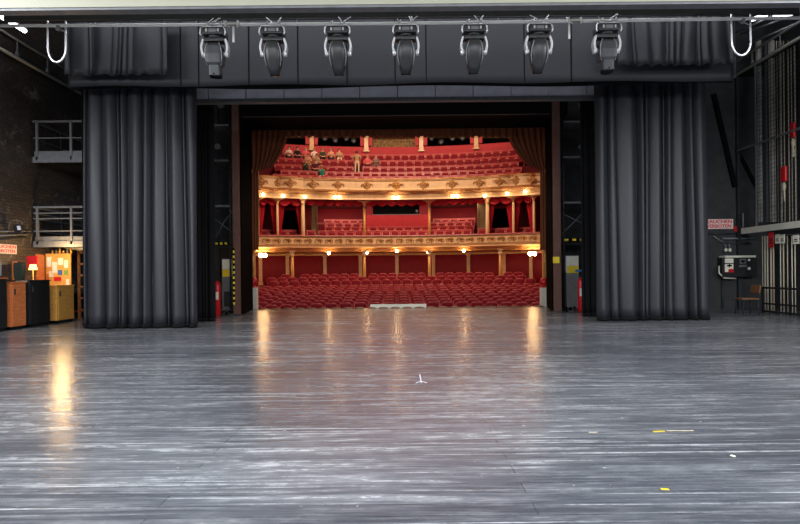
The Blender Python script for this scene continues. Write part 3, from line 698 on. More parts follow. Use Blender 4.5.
seated(286.5, 4, shirt=WH, legs=BK, hair='dark', lean=0.25, arms='fold', label='seated person at the far left in a white shirt, beside the brown drape')
seated(293.5, 4, shirt=BK, legs=BK, hair='dark', lean=0.3, label='seated person in black, second from the left in the back row')
seated(300.8, 4, shirt=PK, legs=GR, hair='blond', lean=0.0, label='seated person in a pink shirt under the left gallery wall')
seated(307.5, 3, shirt=PE, legs=OL, hair='brown', lean=0.2, arms='fold', label='seated person in a peach top leaning forward below the leftmost pillar')
seated(315.5, 4, shirt=WH, legs=OL, hair='blond', lean=0.05, label='seated person in a pale top directly under the leftmost pillar', long=True)
seated(320.5, 3, shirt=OL, legs=BK, hair='brown', lean=0.2, label='seated person in an olive top right of the leftmost pillar')
seated(303.5, 2, shirt=GN, legs=BK, hair='blond', lean=0.35, arms='rail', label='seated person in dark green leaning forward, lowest on the left')
seated(312.5, 2, shirt=DR, legs=BK, hair='brown', lean=0.3, label='seated person in dark red between the green and teal tops')
seated(322, 1, shirt=TE, legs=BE, hair='blond', lean=0.35, arms='rail', label='seated person in a teal top leaning forward over the seats', skin=1)
seated(326, 4, shirt=GN, legs=BK, hair='blond', lean=0.1, label='seated person in dark green beside the two pale-dressed visitors')
seated(333, 4, shirt=PE, legs=BK, hair='grey', lean=0.0, arms='fold', label='seated person in pale peach, left one of the middle pair')
seated(341, 4, shirt=OL, legs=BE, hair='dark', lean=0.05, arms='fold', label='seated person in patterned olive, right one of the middle pair')
p = HP(aS, 26.8, zS); person(p, -aS+PI*0.95, shirt=OL, legs=BE, hair='dark', pose='stand', arms='hip', label='standing person in olive shirt and beige trousers, seen from behind', skin=1)
seated(370, 3, shirt=PK, legs=DR, hair='blond', label='seated person in a pink shirt under the second pillar')
seated(381, 3, shirt=GR, legs=GR, hair='grey', label='seated person in grey, rightmost of the visitors', arms='fold')

# ============================================================ proscenium dressing
def tab(side):
    Y = 20.36; s = side
    top = (248, 289) if s < 0 else (550, 505.5); bot = (251, 271) if s < 0 else (548, 530)
    def fn(u, v):
        q = v**1.6
        o = top[0]+(bot[0]-top[0])*v; i = top[1]+(bot[1]-top[1])*(0.25*v+0.75*v**2.4)
        px = o+(i-o)*u; py = 124+((173 if s < 0 else 172) - 124 - 8*u*(1-0.2*v))*v
        p = W(px, py, Y); p.y += 0.07*math.sin(u*2*PI*7+v*1.2)*(1-0.3*v) + 0.1*v; return p
    t = thing('tab_curtain', 'brown velvet house curtain gathered up at the upper %s of the opening' % ('left' if s < 0 else 'right'), 'curtain', W(top[0], 173, Y))
    bm = B(); grid(bm, fn, 84, 20); put(t, 'drape', bm, M_bcurt, solid=0.02)
    x0 = W(bot[0], 173, Y)
    def fn2(u, v):
        px = (250+8*u if s < 0 else 541+8*u); py = 168+(250-168)*v; p = W(px, py, Y); p.y += 0.05*math.sin(u*2*PI*3)+0.1; return p
    bm = B(); grid(bm, fn2, 24, 6); put(t, 'hanging_tail', bm, M_bcurt, solid=0.02)
    bm = B(); c = W(bot[0]+(-1), 171, Y-0.1); ball(bm, c, (0.1, 0.1, 0.13), 0, 10, 8); tube(bm, [c, c-Vector((0, 0, 0.4))], [0.03, 0.05], 8); put(t, 'tassel', bm, M_ochre)
tab(-1); tab(1)
bm = B()
def lam(u, v):
    px = 282+231*u; p = W(px, 122+14.6*v + 0.7*v*math.cos(u*2*PI*34), 20.27); p.y += 0.04*math.sin(u*2*PI*34)+0.02; return p
grid(bm, lam, 400, 5); lt = thing('pelmet', 'fringed brown pelmet across the top of the stage opening', 'pelmet', W(400, 137, 20.35))
put(lt, 'cloth', bm, M_bcurt, solid=0.02)
bm = B()
for i in range(220):
    p = W(284.5+227*i/219, 136.4, 20.33); tube(bm, [p, p-Vector((0, 0, 0.07))], 0.010, 4)
put(lt, 'fringe', bm, M_ochre)
# cream edge mouldings and small red-shaded lamp at both sides of the house opening
for s, px in ((-1, 254), (1, 544)):
    c = W(px, 300, 20.9); sd = 'left' if s < 0 else 'right'
    bm = B(); boxmm(bm, (c.x-0.14, 20.75, -1.3), (c.x+0.14, 21.0, W(px, 287.5, 20.9).z)); t = onemesh('pit_rail_post', bm, M_pale, 'pale post at the %s end of the orchestra pit' % sd, 'post')
    bm = B(); z0 = W(px, 287.5, 20.9).z; lathe(bm, (c.x, 20.88, z0), [(0.10, 0), (0.05, 0.04), (0.13, 0.12), (0.17, 0.24), (0.12, 0.36), (0.03, 0.4)], 12)
    onemesh('post_finial', bm, M_red, 'red rounded lamp cap on the %s pit post' % sd, 'lamp')
    # wall pilaster with gold bracket just inside the opening
    xx = W(px+s*2, 280, 21.3).x
    bm = B(); boxmm(bm, (xx-0.05 if s < 0 else xx-0.10, 21.3, -1.3), (xx+0.10 if s < 0 else xx+0.05, 21.5, 3.0)); box(bm, (xx, 21.3, 1.9), (0.2, 0.2, 0.5), bev=0.03); onemesh('side_pilaster', bm, M_ochre, 'narrow gilded pilaster at the %s edge of the auditorium' % sd, 'pilaster')
    xr = xx + s*0.12; bm = B(); boxmm(bm, (min(xr, xr+s*5), 21.5, -1.3), (max(xr, xr+s*5), 21.6, 9)); struct('wall_house_'+sd, bm, M_redwall)
# orchestra pit rail and white prompter panel
bm = B(); sweep(bm, [(0, -1.3), (0.08, -1.3), (0.08, -0.12), (0, -0.12)], -0.62, 0.62, 40, 9.55); 
o = onemesh('pit_rail', bm, M_redwall, 'dark red curved orchestra pit rail in front of the stalls', 'rail')
a, b = W(370.5, 304.3, 20.05), W(426, 308, 20.05)
bm = B(); boxmm(bm, (a.x, 19.86, -0.4), (b.x, 20.05, a.z), bev=0.01); onemesh('prompter_panel', bm, M_pale, 'low white panel at the middle of the stage edge', 'panel')
for i in range(24):
    px = 257+(545-257)*(i+0.5)/24
    if 368 < px < 430: pass
    p = F(px, 307); x = (px-400)/FPX*19.7
    bm = B(); ball(bm, (0, 0, 0), (0.20, 0.09, 0.055), 0, 12, 6)
    for v in bm.verts: v.co.z = max(v.co.z, 0)
    o = obj('footlight_cover', bm, M_bwood, loc=(x, 19.74, 0.0)); tag(o, 'low rounded footlight cover on the stage edge, %s from the left' % nth(i), 'footlight cover', 'footlight covers along the stage edge')

# ============================================================ portal towers, legs and borders
def hazard(bm, p0, p1, w, d, n):
    """striped strip: materials 0 yellow, 1 black"""
    p0 = Vector(p0); p1 = Vector(p1); L = (p1-p0)/n
    for k in range(n):
        c = p0+L*(k+0.5); s = [w, d, w]; ax = max(range(3), key=lambda i: abs(L[i])); s[ax] = abs(L[ax]); s[1] = d
        box(bm, c, s, mi=k % 2)
PT = 16.9
for s in (-1, 1):
    sd = 'left' if s < 0 else 'right'
    x0, x1 = (W(233, 273, PT).x, W(240, 273, PT).x) if s < 0 else (W(554, 273, PT).x, W(561.5, 273, PT).x)
    t = thing('portal_post', 'brown steel portal post on the %s side of the stage opening' % sd, 'post', ((x0+x1)/2, PT, 0))
    bm = B(); boxmm(bm, (x0, PT, 0), (x1, PT+0.09, 6.95), bev=0.01); put(t, 'post', bm, M_rust)
    bm = B(); hx = x0+0.03 if s < 0 else x1-0.02
    if s < 0: hazard(bm, (hx, PT-0.01, 0.35), (hx, PT-0.01, 2.15), 0.05, 0.02, 22); put(t, 'hazard_strip', bm, [M_yell, M_blackg])
    bm = B(); boxmm(bm, (x0-0.03, PT-0.03, 0), (x1+0.03, PT+0.1, 0.05)); put(t, 'foot_plate', bm, M_dgrey)
    # black reveal running back to the house curtain
    xa, xb = (x1-0.02, W(251.5, 273, 19.8).x) if s < 0 else (x0+0.02, W(547.5, 273, 19.8).x)
    bm = B(); n = Vector((xb-xa, 19.85-PT-0.16, 0)); L = n.length; c = Vector(((xa+xb)/2, (19.85+PT+0.16)/2, 3.45)); box(bm, c, (0.06, L, 6.9), rot=(0, 0, -math.atan2(n.x, n.y)))
    struct('wall_reveal_'+sd, bm, M_reveal)
    # tower shelving behind the leg
    xs = (W(214, 273, 17.6).x, W(233, 273, 17.6).x) if s < 0 else (W(562, 273, 17.6).x, W(592, 273, 17.6).x)
    t = thing('portal_tower', 'dark steel lighting tower beside the %s portal post' % sd, 'tower', (sum(xs)/2, 17.7, 0))
    for xx in xs:
        for yy in (17.35, 18.2):
            bm = B(); tube(bm, [(xx, yy, 0), (xx, yy, 6.9)], 0.03, 8); put(t, 'upright', bm, M_dgrey)
    for py in (125, 160, 205):
        z = W(400, py, 17.5).z; bm = B(); boxmm(bm, (xs[0], 17.3, z-0.03), (xs[1], 18.25, z+0.03)); put(t, 'shelf', bm, M_grey)
    z = W(400, 242, 17.5).z; bm = B(); boxmm(bm, (xs[0], 17.32, z-0.04), (xs[1], 18.25, z+0.02)); put(t, 'shelf', bm, M_dgrey)
    bm = B(); hazard(bm, (xs[0], 17.3, z), (xs[1], 17.3, z), 0.07, 0.03, 8); put(t, 'hazard_strip', bm, [M_yell, M_blackg])
    bm = B(); tube(bm, [(xs[0], 17.8, 2.5), ((xs[0]+xs[1])/2, 17.6, 3.0), (xs[1], 17.8, 3.5)], 0.02, 6); tube(bm, [(xs[0], 17.5, 3.2), (xs[1], 17.5, 2.7)], 0.015, 6); put(t, 'brace', bm, M_grey)
    for k, (px, py) in enumerate(((222 if s < 0 else 580, 106), (219 if s < 0 else 581, 147))):
        p = W(px, py, 17.5); tt = thing('tower_spotlight', '%s small grey spotlight in the %s portal tower' % (('upper', 'lower')[k], sd), 'spotlight', p)
        bm = B(); tube(bm, [(0, -0.15, -0.02), (0, 0.12, 0.04)], [0.10, 0.06], 10); obj('barrel', bm, M_grey, tt)
        bm = B(); tube(bm, [(0, 0, 0.08), (0, 0.0, 0.4)], 0.015, 6); obj('hanger', bm, M_dgrey, tt)
    # cabinet, papers, sign, extinguisher
    ca, cbx = ((222, 232) if s < 0 else (566.5, 579))
    p = F(ca, 311 if s < 0 else 309); q0, q1 = W(ca, 273, 17.45), W(cbx, 273, 17.45)
    t = thing('control_cabinet', 'grey control cabinet with a yellow notice at the foot of the %s tower' % sd, 'cabinet', ((q0.x+q1.x)/2, 17.6, 0))
    zt_ = W(570, 272.5, 17.45).z; bm = B(); boxmm(bm, (q0.x, 17.45, 0.12), (q1.x, 17.8, zt_), bev=0.01); put(t, 'body', bm, M_grey)
    bm = B(); boxmm(bm, (q0.x, 17.47, zt_+0.0), (q1.x, 17.8, zt_+0.55), bev=0.01); put(t, 'upper_box', bm, M_lav)
    for k in range(3):
        bm = B(); xx = q0.x+(q1.x-q0.x)*(0.2+0.3*k); boxmm(bm, (xx-0.05, 17.455, zt_+0.26), (xx+0.05, 17.47, zt_+0.52)); put(t, 'paper', bm, M_paper)
    bm = B(); boxmm(bm, (q0.x+0.02, 17.43, zt_-0.02), (q1.x-0.02, 17.46, zt_+0.22)); put(t, 'notice', bm, M_yell)
    bm = B(); boxmm(bm, (q0.x+0.06, 17.44, 0.25), (q1.x-0.06, 17.452, 0.75)); put(t, 'door', bm, M_dgrey if s < 0 else M_grey)
    bm = B(); boxmm(bm, (q0.x+0.02, 17.5, 0), (q1.x-0.02, 17.78, 0.12)); put(t, 'plinth', bm, M_blackg)
    ex = W(217 if s < 0 else 581, 273, 17.2).x
    t = thing('fire_extinguisher', 'tall red fire extinguisher beside the %s control cabinet' % sd, 'extinguisher', (ex, 17.2, 0))
    bm = B(); lathe(bm, (0, 0, 0), [(0.09, 0), (0.115, 0.03), (0.115, 0.95), (0.09, 1.05), (0.04, 1.1)], 14); obj('cylinder', bm, M_red, t)
    bm = B(); lathe(bm, (0, 0, 1.09), [(0.035, 0), (0.035, 0.05)], 8); box(bm, (0.03, 0, 1.16), (0.16, 0.03, 0.03)); obj('valve', bm, M_black, t)
    bm = B(); tube(bm, [(0.03, -0.02, 1.13), (0.14, -0.03, 1.05), (0.15, -0.03, 0.6), (0.13, -0.03, 0.3)], 0.014, 6); obj('hose', bm, M_black, t)
    bm = B(); boxmm(bm, (-0.08, -0.125, 0.5), (0.08, -0.09, 0.75)); obj('label_patch', bm, M_paper, t)
    if s > 0:
        bm = B(); boxmm(bm, (ex-0.14, 17.3, 1.28), (ex+0.14, 17.33, 1.36)); onemesh('blue_sign', bm, M_blue, 'small blue strip sign above the right extinguisher', 'sign')
        bx_ = W(557.5, 259.5, 16.85)
        yc = 17.15; xx = xa+(xb-xa)*(yc-PT)/(19.85-PT)
        c = W(557, 260, PT-0.02)
        c = W(556.5, 260, 16.84); bm = B(); boxmm(bm, (c.x-0.10, 16.86, c.z-0.10), (c.x+0.10, 16.885, c.z+0.10)); 
        o = onemesh('yellow_sign', bm, M_yell, 'square yellow sign at the right portal post', 'sign')
    for k in range(3):
        cx = q0.x+0.06+0.14*k; bm = B(); 
        pts = [(cx+0.09*math.cos(tt)*(1+0.1*k), 17.25+0.05*math.sin(tt*2), 0.09+0.08*math.sin(tt)) for tt in [2*PI*i/12 for i in range(13)]]
        tube(bm, pts, 0.014, 6); onemesh('cable_coil', bm, M_grey if k != 1 else M_black, '%s cable coil on the floor by the %s control cabinet' % (('left', 'middle', 'right')[k], sd), 'cable')
# header of the portal
bm = B(); boxmm(bm, (-5.4, PT+0.1, W(400, 119, PT+0.5).z), (5.4, PT+0.5, 9.5)); struct('wall_portal_header', bm, M_dead)
bm = B(); z = W(400, 119, PT+0.5).z; boxmm(bm, (-5.0, PT+0.05, z-0.02), (4.85, PT+0.1, z)); onemesh('header_pipe', bm, M_dgrey, 'thin dark bar along the bottom of the black portal header', 'bar')

def fold_fn(x0, x1, seed, n, amp):
    """irregular rounded pleats parted by sharper creases"""
    r = random.Random(seed); n = max(1, n); e = [0.0]; wts = [r.choice((0.35, 0.5, 0.9, 1.5, 2.2)) for _ in range(n)]; tot = sum(wts)
    for w_ in wts: e.append(e[-1]+w_/tot)
    am = [amp*(0.45+0.55*min(1, w_)) * r.uniform(0.8, 1.1) for w_ in wts]; dr = [r.uniform(-0.012, 0.012) for _ in e]; off = [r.uniform(-0.3, 0.3)*amp for _ in wts]
    def f(u, v):
        u2 = min(0.9999, max(0, u + 0.010*math.sin(v*2.5+u*9)))
        k = 0
        while k < n-1 and u2 > e[k+1]+dr[k+1]*v: k += 1
        a_ = e[k]+dr[k]*v*(k > 0); b_ = e[k+1]+dr[k+1]*v*(k < n-1); t = min(1, max(0, (u2-a_)/(b_-a_)))
        s_ = math.sin(PI*t)**0.75
        return -am[k]*s_*(1+off[k]*0) + 0.06*amp*math.sin(t*9+k*2+v*2)
    return f
def cloth(name, x0, x1, Y, z0, z1, seed, n, amp, mat, label, cat='curtain', hem=0.0, nu=260, nv=24, parent=None, tilt=0.0, wavy=0.0):
    ff = fold_fn(x0, x1, seed, n, amp); bm = B()
    def fn(u, v):
        z = z1+(z0-z1)*v
        x = x0+(x1-x0)*u
        if wavy and v > 0.99: z += wavy*math.sin(u*n*5)
        e = 1.0
        return Vector((x+tilt*v, Y+ff(u, v)*(0.75+0.35*v), z))
    grid(bm, fn, nu, nv)
    if parent: return put(parent, name, bm, mat, solid=0.012)
    return onemesh(name, bm, mat, label, cat, solid=0.012)
# legs (tall side curtains)
def leg(px0, px1, Y, ztop, seed, n, amp, mat, label, pyb):
    a, b = W(px0, pyb, Y), W(px1, pyb, Y)
    t = thing('leg_curtain', label, 'curtain', ((a.x+b.x)/2, Y, 0))
    cloth('cloth', a.x, b.x, Y, 0.07, ztop, seed, n, amp, mat, '', parent=t)
    ff = fold_fn(a.x, b.x, seed, n, amp); bm = B()
    grid(bm, lambda u, v: Vector((a.x+(b.x-a.x)*u, Y+ff(u, 1)*1.12-0.01-0.03*math.sin(PI*v), 0.10-0.09*v)), 160, 3); put(t, 'weighted_hem', bm, M_cloth2, solid=0.02)
    bm = B(); tube(bm, [(a.x-0.1, Y, ztop+0.03), (b.x+0.1, Y, ztop+0.03)], 0.025, 8)
    for k in range(12): x = a.x+(b.x-a.x)*(k+0.5)/12; tube(bm, [(x, Y, ztop+0.03), (x, Y, ztop-0.05)], 0.012, 5)
    put(t, 'batten', bm, M_dgrey)
    return t
def susp(t, x0, x1, y, z):
    for k in range(4):
        x = x0+(x1-x0)*(k+0.5)/4; bm = B(); tube(bm, [(x, y, z-0.02), (x, y, 13.99)], 0.006, 5); put(t, 'suspension_line', bm, M_dgrey)
YL, YR = 13.3, 14.0
leg(88, 199, YL, 6.6, 3, 12, 0.22, M_cloth, 'wide black pleated leg curtain on the left side of the stage', 326)
leg(596, 707, YR, 6.9, 12, 11, 0.22, M_cloth, 'wide black pleated leg curtain on the right side of the stage', 321)
leg(196, 216, 14.95, 6.5, 5, 4, 0.07, M_cloth2, 'narrow black leg curtain behind the wide left curtain', 321)
leg(582, 604, 15.3, 6.8, 8, 4, 0.07, M_cloth2, 'narrow black leg curtain behind the wide right curtain', 318)
# narrow return at the outer edge of each leg
leg(84, 89, 13.9, 6.6, 21, 2, 0.04, M_cloth2, 'narrow black curtain edge at the outer left of the wide left curtain', 324)
# border
YB = 12.3
def border(name, px0, px1, Y, py_top, py_bot, seed, n, amp, mat, label, wavy=0.02, seams=()):
    a, b = W(px0, py_bot, Y), W(px1, py_bot, Y); zt_, zb_ = W(400, py_top, Y).z, W(400, py_bot, Y).z
    t = thing(name, label, 'border curtain', ((a.x+b.x)/2, Y, zb_))
    cloth('cloth', a.x, b.x, Y, zb_, zt_, seed, n, amp, mat, '', parent=t, wavy=wavy, nu=240, nv=10)
    for px in seams:
        p = W(px, 60, Y); bm = B(); boxmm(bm, (p.x-0.012, Y-0.035, zb_), (p.x+0.012, Y-0.005, zt_)); put(t, 'seam', bm, M_cloth2)
    bm = B(); tube(bm, [(a.x-0.05, Y, zt_), (b.x+0.05, Y, zt_)], 0.03, 8); put(t, 'batten', bm, M_dgrey); susp(t, a.x, b.x, Y, zt_)
    return t
border('border_curtain', 68, 732, YB, 8, 84, 2, 5, 0.03, M_cloth, 'flat black border curtain hanging across the stage behind the lamps', seams=(181, 199, 249, 298, 347, 395, 426, 478, 524, 571))
border('border_curtain', 66, 168, YB-0.45, 10, 73, 31, 10, 0.12, M_cloth, 'short pleated black border curtain at the upper left corner')
border('border_curtain', 617, 732, YB-0.45, 10, 69, 37, 12, 0.12, M_cloth, 'short pleated black border curtain at the upper right corner')
bz = W(400, 84.5, YB+0.3).z
border('border_curtain', 70, 732, YB+0.35, 20, 87, 41, 3, 0.02, M_cloth2, 'deep black border curtain showing just below the flat one', wavy=0.03)
# pale lighting-bridge girder seen below the border
GY = 14.5
za, zbb = W(400, 86, GY).z, W(400, 97.5, GY).z
t = thing('bridge_girder', 'pale grey panelled girder crossing just below the black borders', 'girder', (0, GY+0.05, zbb))
for k in range(12):
    x0 = -6.2+1.03*k; bm = B(); boxmm(bm, (x0+0.012, GY, zbb), (x0+1.018, GY+0.08, za+0.3)); put(t, 'panel', bm, M_lav)
bm = B(); boxmm(bm, (-6.2, GY-0.02, zbb-0.10), (6.2, GY+0.15, zbb)); put(t, 'lower_flange', bm, M_grey)
bm = B(); boxmm(bm, (-6.2, GY+0.08, zbb), (6.2, GY+0.15, za+0.3)); put(t, 'web', bm, M_dgrey)
susp(t, -6, 6, GY+0.1, za+0.3)

# ============================================================ moving-head lamps on the pipe
YP = 9.2; zp = W(400, 23.5, YP).z
xl, xr = W(-2, 23, YP).x, W(802, 20, YP).x
bar = thing('lighting_bar', 'long bright aluminium lighting bar carrying the seven moving lamps', 'bar', (0, YP, zp))
bm = B(); tube(bm, [(xl-0.3, 0, 0.03), (-3, 0, 0.01), (0, 0, 0), (3, 0, 0.01), (xr+0.3, 0, 0.03)], 0.026, 10); obj('pipe', bm, M_white, bar)
bm = B(); tube(bm, [(xl-0.3, 0.1, 0.14), (xr+0.3, 0.1, 0.14)], 0.014, 8)
for k in range(9): x = -7+14*k/8; tube(bm, [(x, 0.1, 0.14), (x, 0, 0.0)], 0.008, 6)
obj('upper_rail', bm, M_dgrey, bar)
bm = B(); boxmm(bm, (xl-0.2, 9.6, W(400, 11.5, 9.6).z), (xr+0.2, 9.7, W(400, 16.5, 9.6).z+0.0))
for x in (-6, -2, 2, 6): tube(bm, [(x, 9.65, W(400, 16, 9.6).z), (x, 9.65, 13.99)], 0.006, 5)
onemesh('cable_tray', bm, M_dgrey, 'dark horizontal cable tray directly above the lighting bar', 'cable tray')
def moving_head(px, tilt, boxy, pos):
    x = W(px, 24, YP).x; t = thing('moving_head_lamp', 'black and silver moving-head stage lamp on the bar, '+pos, 'stage lamp', (x, YP, zp-0.02), 0, 'moving-head lamps on the lighting bar')
    for s in (-1, 1):
        bm = B(); box(bm, (s*0.11, 0, 0.0), (0.035, 0.09, 0.10), bev=0.01); tube(bm, [(s*0.11, -0.05, 0.02), (s*0.11+0.03, -0.09, 0.04)], 0.008, 6); box(bm, (s*0.11, 0, -0.055), (0.06, 0.05, 0.02)); obj('clamp', bm, M_silver, t)
    bm = B(); box(bm, (0, 0, -0.13), (0.37, 0.30, 0.12), bev=0.02); obj('base', bm, M_dgrey, t)
    b = t.children[-1]
    bm = B(); box(bm, (0.0, -0.152, -0.13), (0.13, 0.008, 0.055)); obj('display', bm, M_grey, b)
    bm = B()
    for s in (-1, 1): tube(bm, [(s*0.17, -0.12, -0.065), (s*0.205, -0.13, -0.10), (s*0.215, -0.13, -0.17), (s*0.20, -0.12, -0.205)], 0.014, 8); box(bm, (s*0.1, -0.155, -0.13), (0.03, 0.01, 0.05))
    tube(bm, [(-0.17, -0.14, -0.065), (0.17, -0.14, -0.065)], 0.011, 8)
    obj('handle', bm, M_silver, b)
    bm = B(); lathe(bm, (0, 0, -0.235), [(0.10, 0), (0.12, 0.02), (0.12, 0.05)], 16); box(bm, (0, 0, -0.25), (0.36, 0.17, 0.07), bev=0.02); obj('yoke_crossbar', bm, M_black, t)
    for s in (-1, 1):
        bm = B(); n = 9
        pts = [Vector((s*(0.185+0.035*math.sin(PI*k/(n-1)*0.9)), 0, -0.24-0.26*k/(n-1))) for k in range(n)]
        for p_, q_ in zip(pts, pts[1:]): box(bm, (p_+q_)/2, (0.035, 0.12, (p_-q_).length*1.1), rot=(0, math.atan2((p_-q_).x, (p_-q_).z), 0))
        tube(bm, [(s*0.225, 0, -0.49), (s*0.15, 0, -0.49)], 0.045, 12)
        obj('yoke_arm', bm, M_silver, t)
    hd = bpy.data.objects.new('head', None)
    bm = B()
    if boxy:
        rings = [(-0.02+0.20, 0.09, 0.07), (0.12, 0.135, 0.13), (-0.02, 0.145, 0.15), (-0.16, 0.135, 0.14), (-0.20, 0.10, 0.11), (-0.36, 0.10, 0.105)]; pw = 0.35
    else:
        rings = [(0.22, 0.07, 0.08), (0.18, 0.12, 0.13), (0.05, 0.145, 0.16), (-0.10, 0.14, 0.15), (-0.22, 0.115, 0.12), (-0.34, 0.08, 0.10)]; pw = 0.65
    rr = []
    for z, ax, ay in rings:
        rr.append([bm.verts.new((ax*math.copysign(abs(math.cos(t_))**pw, math.cos(t_)), ay*math.copysign(abs(math.sin(t_))**pw, math.sin(t_)), z)) for t_ in [2*PI*(k+0.5)/20 for k in range(20)]])
    for p_, q_ in zip(rr, rr[1:]):
        for k in range(20): f = bm.faces.new((p_[k], p_[(k+1) % 20], q_[(k+1) % 20], q_[k])); f.smooth = not boxy
    bm.faces.new(rr[0]); bm.faces.new(rr[-1])
    head = obj('head', bm, M_black if not boxy else M_dgrey, t); head.location = (0, 0, -0.49); head.rotation_euler = (tilt, 0, 0)
    bm = B(); z = rings[-1][0]; tube(bm, [(0, 0, z+0.03), (0, 0, z-0.02)], [rings[-1][1]*1.08, rings[-1][1]*1.05], 18); obj('lens_bezel', bm, M_blackg, head)
    for s in (-1, 1): bm = B(); tube(bm, [(s*0.10, -0.10, 0.17), (s*0.135, -0.11, 0.06), (s*0.14, -0.10, -0.08), (s*0.115, -0.08, -0.2)], 0.011, 6); obj('trim_strip', bm, M_grey, head); bm = B()
    bm.free()
    return t
P7 = ['first from the left', 'second from the left', 'third from the left', 'in the middle', 'third from the right', 'second from the right', 'first from the right']
for k, (px, tl, by) in enumerate(((215, 0.08, True), (273.5, 0.25, False), (338, 0.35, False), (405.5, 0.30, False), (473.5, 0.32, False), (538, 0.28, False), (606, -0.05, True))):
    t = moving_head(px, tl, by, P7[k])
    # loose cable ends above each lamp
    r = random.Random(k+50)
    for q in range(2 if k not in (0, 3) else 3):
        x0 = t.location.x + r.uniform(-0.1, 0.15); bm = B()
        tube(bm, [(x0, YP-0.04, zp-0.08), (x0+r.uniform(-0.03, 0.05), YP-0.06, zp+0.03), (x0+r.uniform(-0.12, 0.16), YP-0.05, zp+0.10)], 0.010, 6)
        onemesh('cable_tail', bm, M_silver, '%s pale cable end above the stage lamp %s' % (('left', 'right', 'third')[q] if q < 2 else 'extra', P7[k]), 'cable')
for k, px in enumerate((234, 575.5)):
    x = W(px, 30, YP).x; hgt = 0.33 if k == 0 else 0.33
    t = thing('hook_clamp', 'spare silver hook hanging from the bar near the %s lamp' % ('leftmost' if k == 0 else 'rightmost'), 'clamp', (x, YP-0.03, zp))
    dx = 0 if k == 0 else -0.12
    bm = B(); box(bm, (dx, 0, -0.17), (0.035, 0.02, 0.28)); obj('strap', bm, M_silver, t)
    bm = B(); box(bm, (-0.02, 0, 0.0), (0.26, 0.07, 0.035), bev=0.008); box(bm, (-0.13, 0, 0.0), (0.03, 0.06, 0.11)); box(bm, (0.08, 0, 0.0), (0.03, 0.06, 0.11)); tube(bm, [(-0.17, -0.02, 0.05), (-0.06, -0.02, -0.06)], 0.012, 6); obj('jaw', bm, M_silver, t)
for s, (pa, pb) in ((-1, (47.5, 65.5)), (1, (731.5, 750.5))):
    a, b = W(pa, 17, YP).x, W(pb, 17, YP).x; m = (a+b)/2; r = (b-a)/2
    sd = 'left' if s < 0 else 'right'
    t = thing('cable_hanger', 'silver U-shaped cable hanger at the %s end of the lighting bar' % sd, 'hanger', (m, YP, zp))
    bm = B(); pts = [(-r, 0, 0.10), (-r, 0, -0.2), (-r, 0, -0.36)]+[(-r*math.cos(PI*k/10), 0, -0.36-0.25*math.sin(PI*k/10)) for k in range(1, 10)]+[(r, 0, -0.36), (r, 0, -0.2), (r, 0, 0.10)]
    tube(bm, pts, 0.016, 8); obj('bow', bm, M_silver, t)
    bm = B(); tube(bm, [(-r, 0.01, 0.08), (r*0.1, 0.01, -0.04)], 0.013, 6); tube(bm, [(r*0.1, 0.01, -0.02), (r, 0.01, -0.09)], 0.012, 6); box(bm, (r*0.2, 0, -0.02), (0.06, 0.05, 0.08)); obj('brace', bm, M_grey, t)

# ============================================================ LEFT WING
def gallery(px0, px1, Y, py_rail, py_mid, py_deck0, py_deck1, Yb, label):
    a = W(px0, py_rail, Y); b = W(px1, py_rail, Y); x0, x1 = a.x, b.x
    z1 = W((px0+px1)/2, py_rail, Y).z; zm = [W((px0+px1)/2, q, Y).z for q in py_mid]; d1 = W(60, py_deck0, Y).z; d0 = W(60, py_deck1, Y).z
    t = thing('steel_gallery', label, 'gallery', ((x0+x1)/2, (Y+Yb)/2, d0))
    bm = B(); boxmm(bm, (LX+0.002, Y, d0), (x1+1.5, Yb, d0+0.10)); put(t, 'deck', bm, M_dgrey)
    bm = B(); boxmm(bm, (x0, Y-0.03, d0-0.03), (x1+1.5, Y, d0+0.14)); put(t, 'fascia', bm, M_grey)
    bm = B(); boxmm(bm, (x0+0.03, Y, d0+0.14), (x1+1.5, Y+0.015, d1)); put(t, 'kick_board', bm, M_grey)
    bm = B(); box(bm, ((x0+x1+1.5)/2, Y, z1), (x1-x0+1.5, 0.06, 0.055), bev=0.01); boxmm(bm, (x0, Y, z1-0.03), (x0+0.05, Yb, z1+0.02)); put(t, 'handrail', bm, M_grey)
    for z in zm:
        bm = B(); boxmm(bm, (x0, Y-0.015, z-0.015), (x1+1.5, Y+0.015, z+0.015)); boxmm(bm, (x0, Y, z-0.015), (x0+0.03, Yb, z+0.015)); put(t, 'mid_rail', bm, M_grey)
    for px in (px0+4, px0+38):
        x = W(px, py_rail, Y).x; bm = B(); boxmm(bm, (x-0.03, Y-0.03, d0+0.05), (x+0.03, Y+0.03, z1)); put(t, 'post', bm, M_grey)
    for yy in (Y+1.2, Y+2.4):
        bm = B(); boxmm(bm, (x0, yy, d0+0.05), (x0+0.05, yy+0.05, z1)); put(t, 'post', bm, M_dgrey)
    bm = B(); x = x1-0.25; boxmm(bm, (x, Y+2.0, d0), (x+0.05, Y+2.05, z1-0.2)); 
    for q in (0.3, 0.6, 0.9): boxmm(bm, (x-0.35, Y+2.0, d0+q), (x+0.8, Y+2.04, d0+q+0.03))
    put(t, 'rear_rail', bm, M_grey)
gallery(33, 82, 15.2, 121.5, (138,), 151, 161.5, 18.8, 'upper grey steel gallery with railing on the left wall')
gallery(33.5, 90, 15.2, 207, (213, 218.5, 231), 236.5, 246, 18.8, 'lower grey steel gallery with railing above the lit alcove')
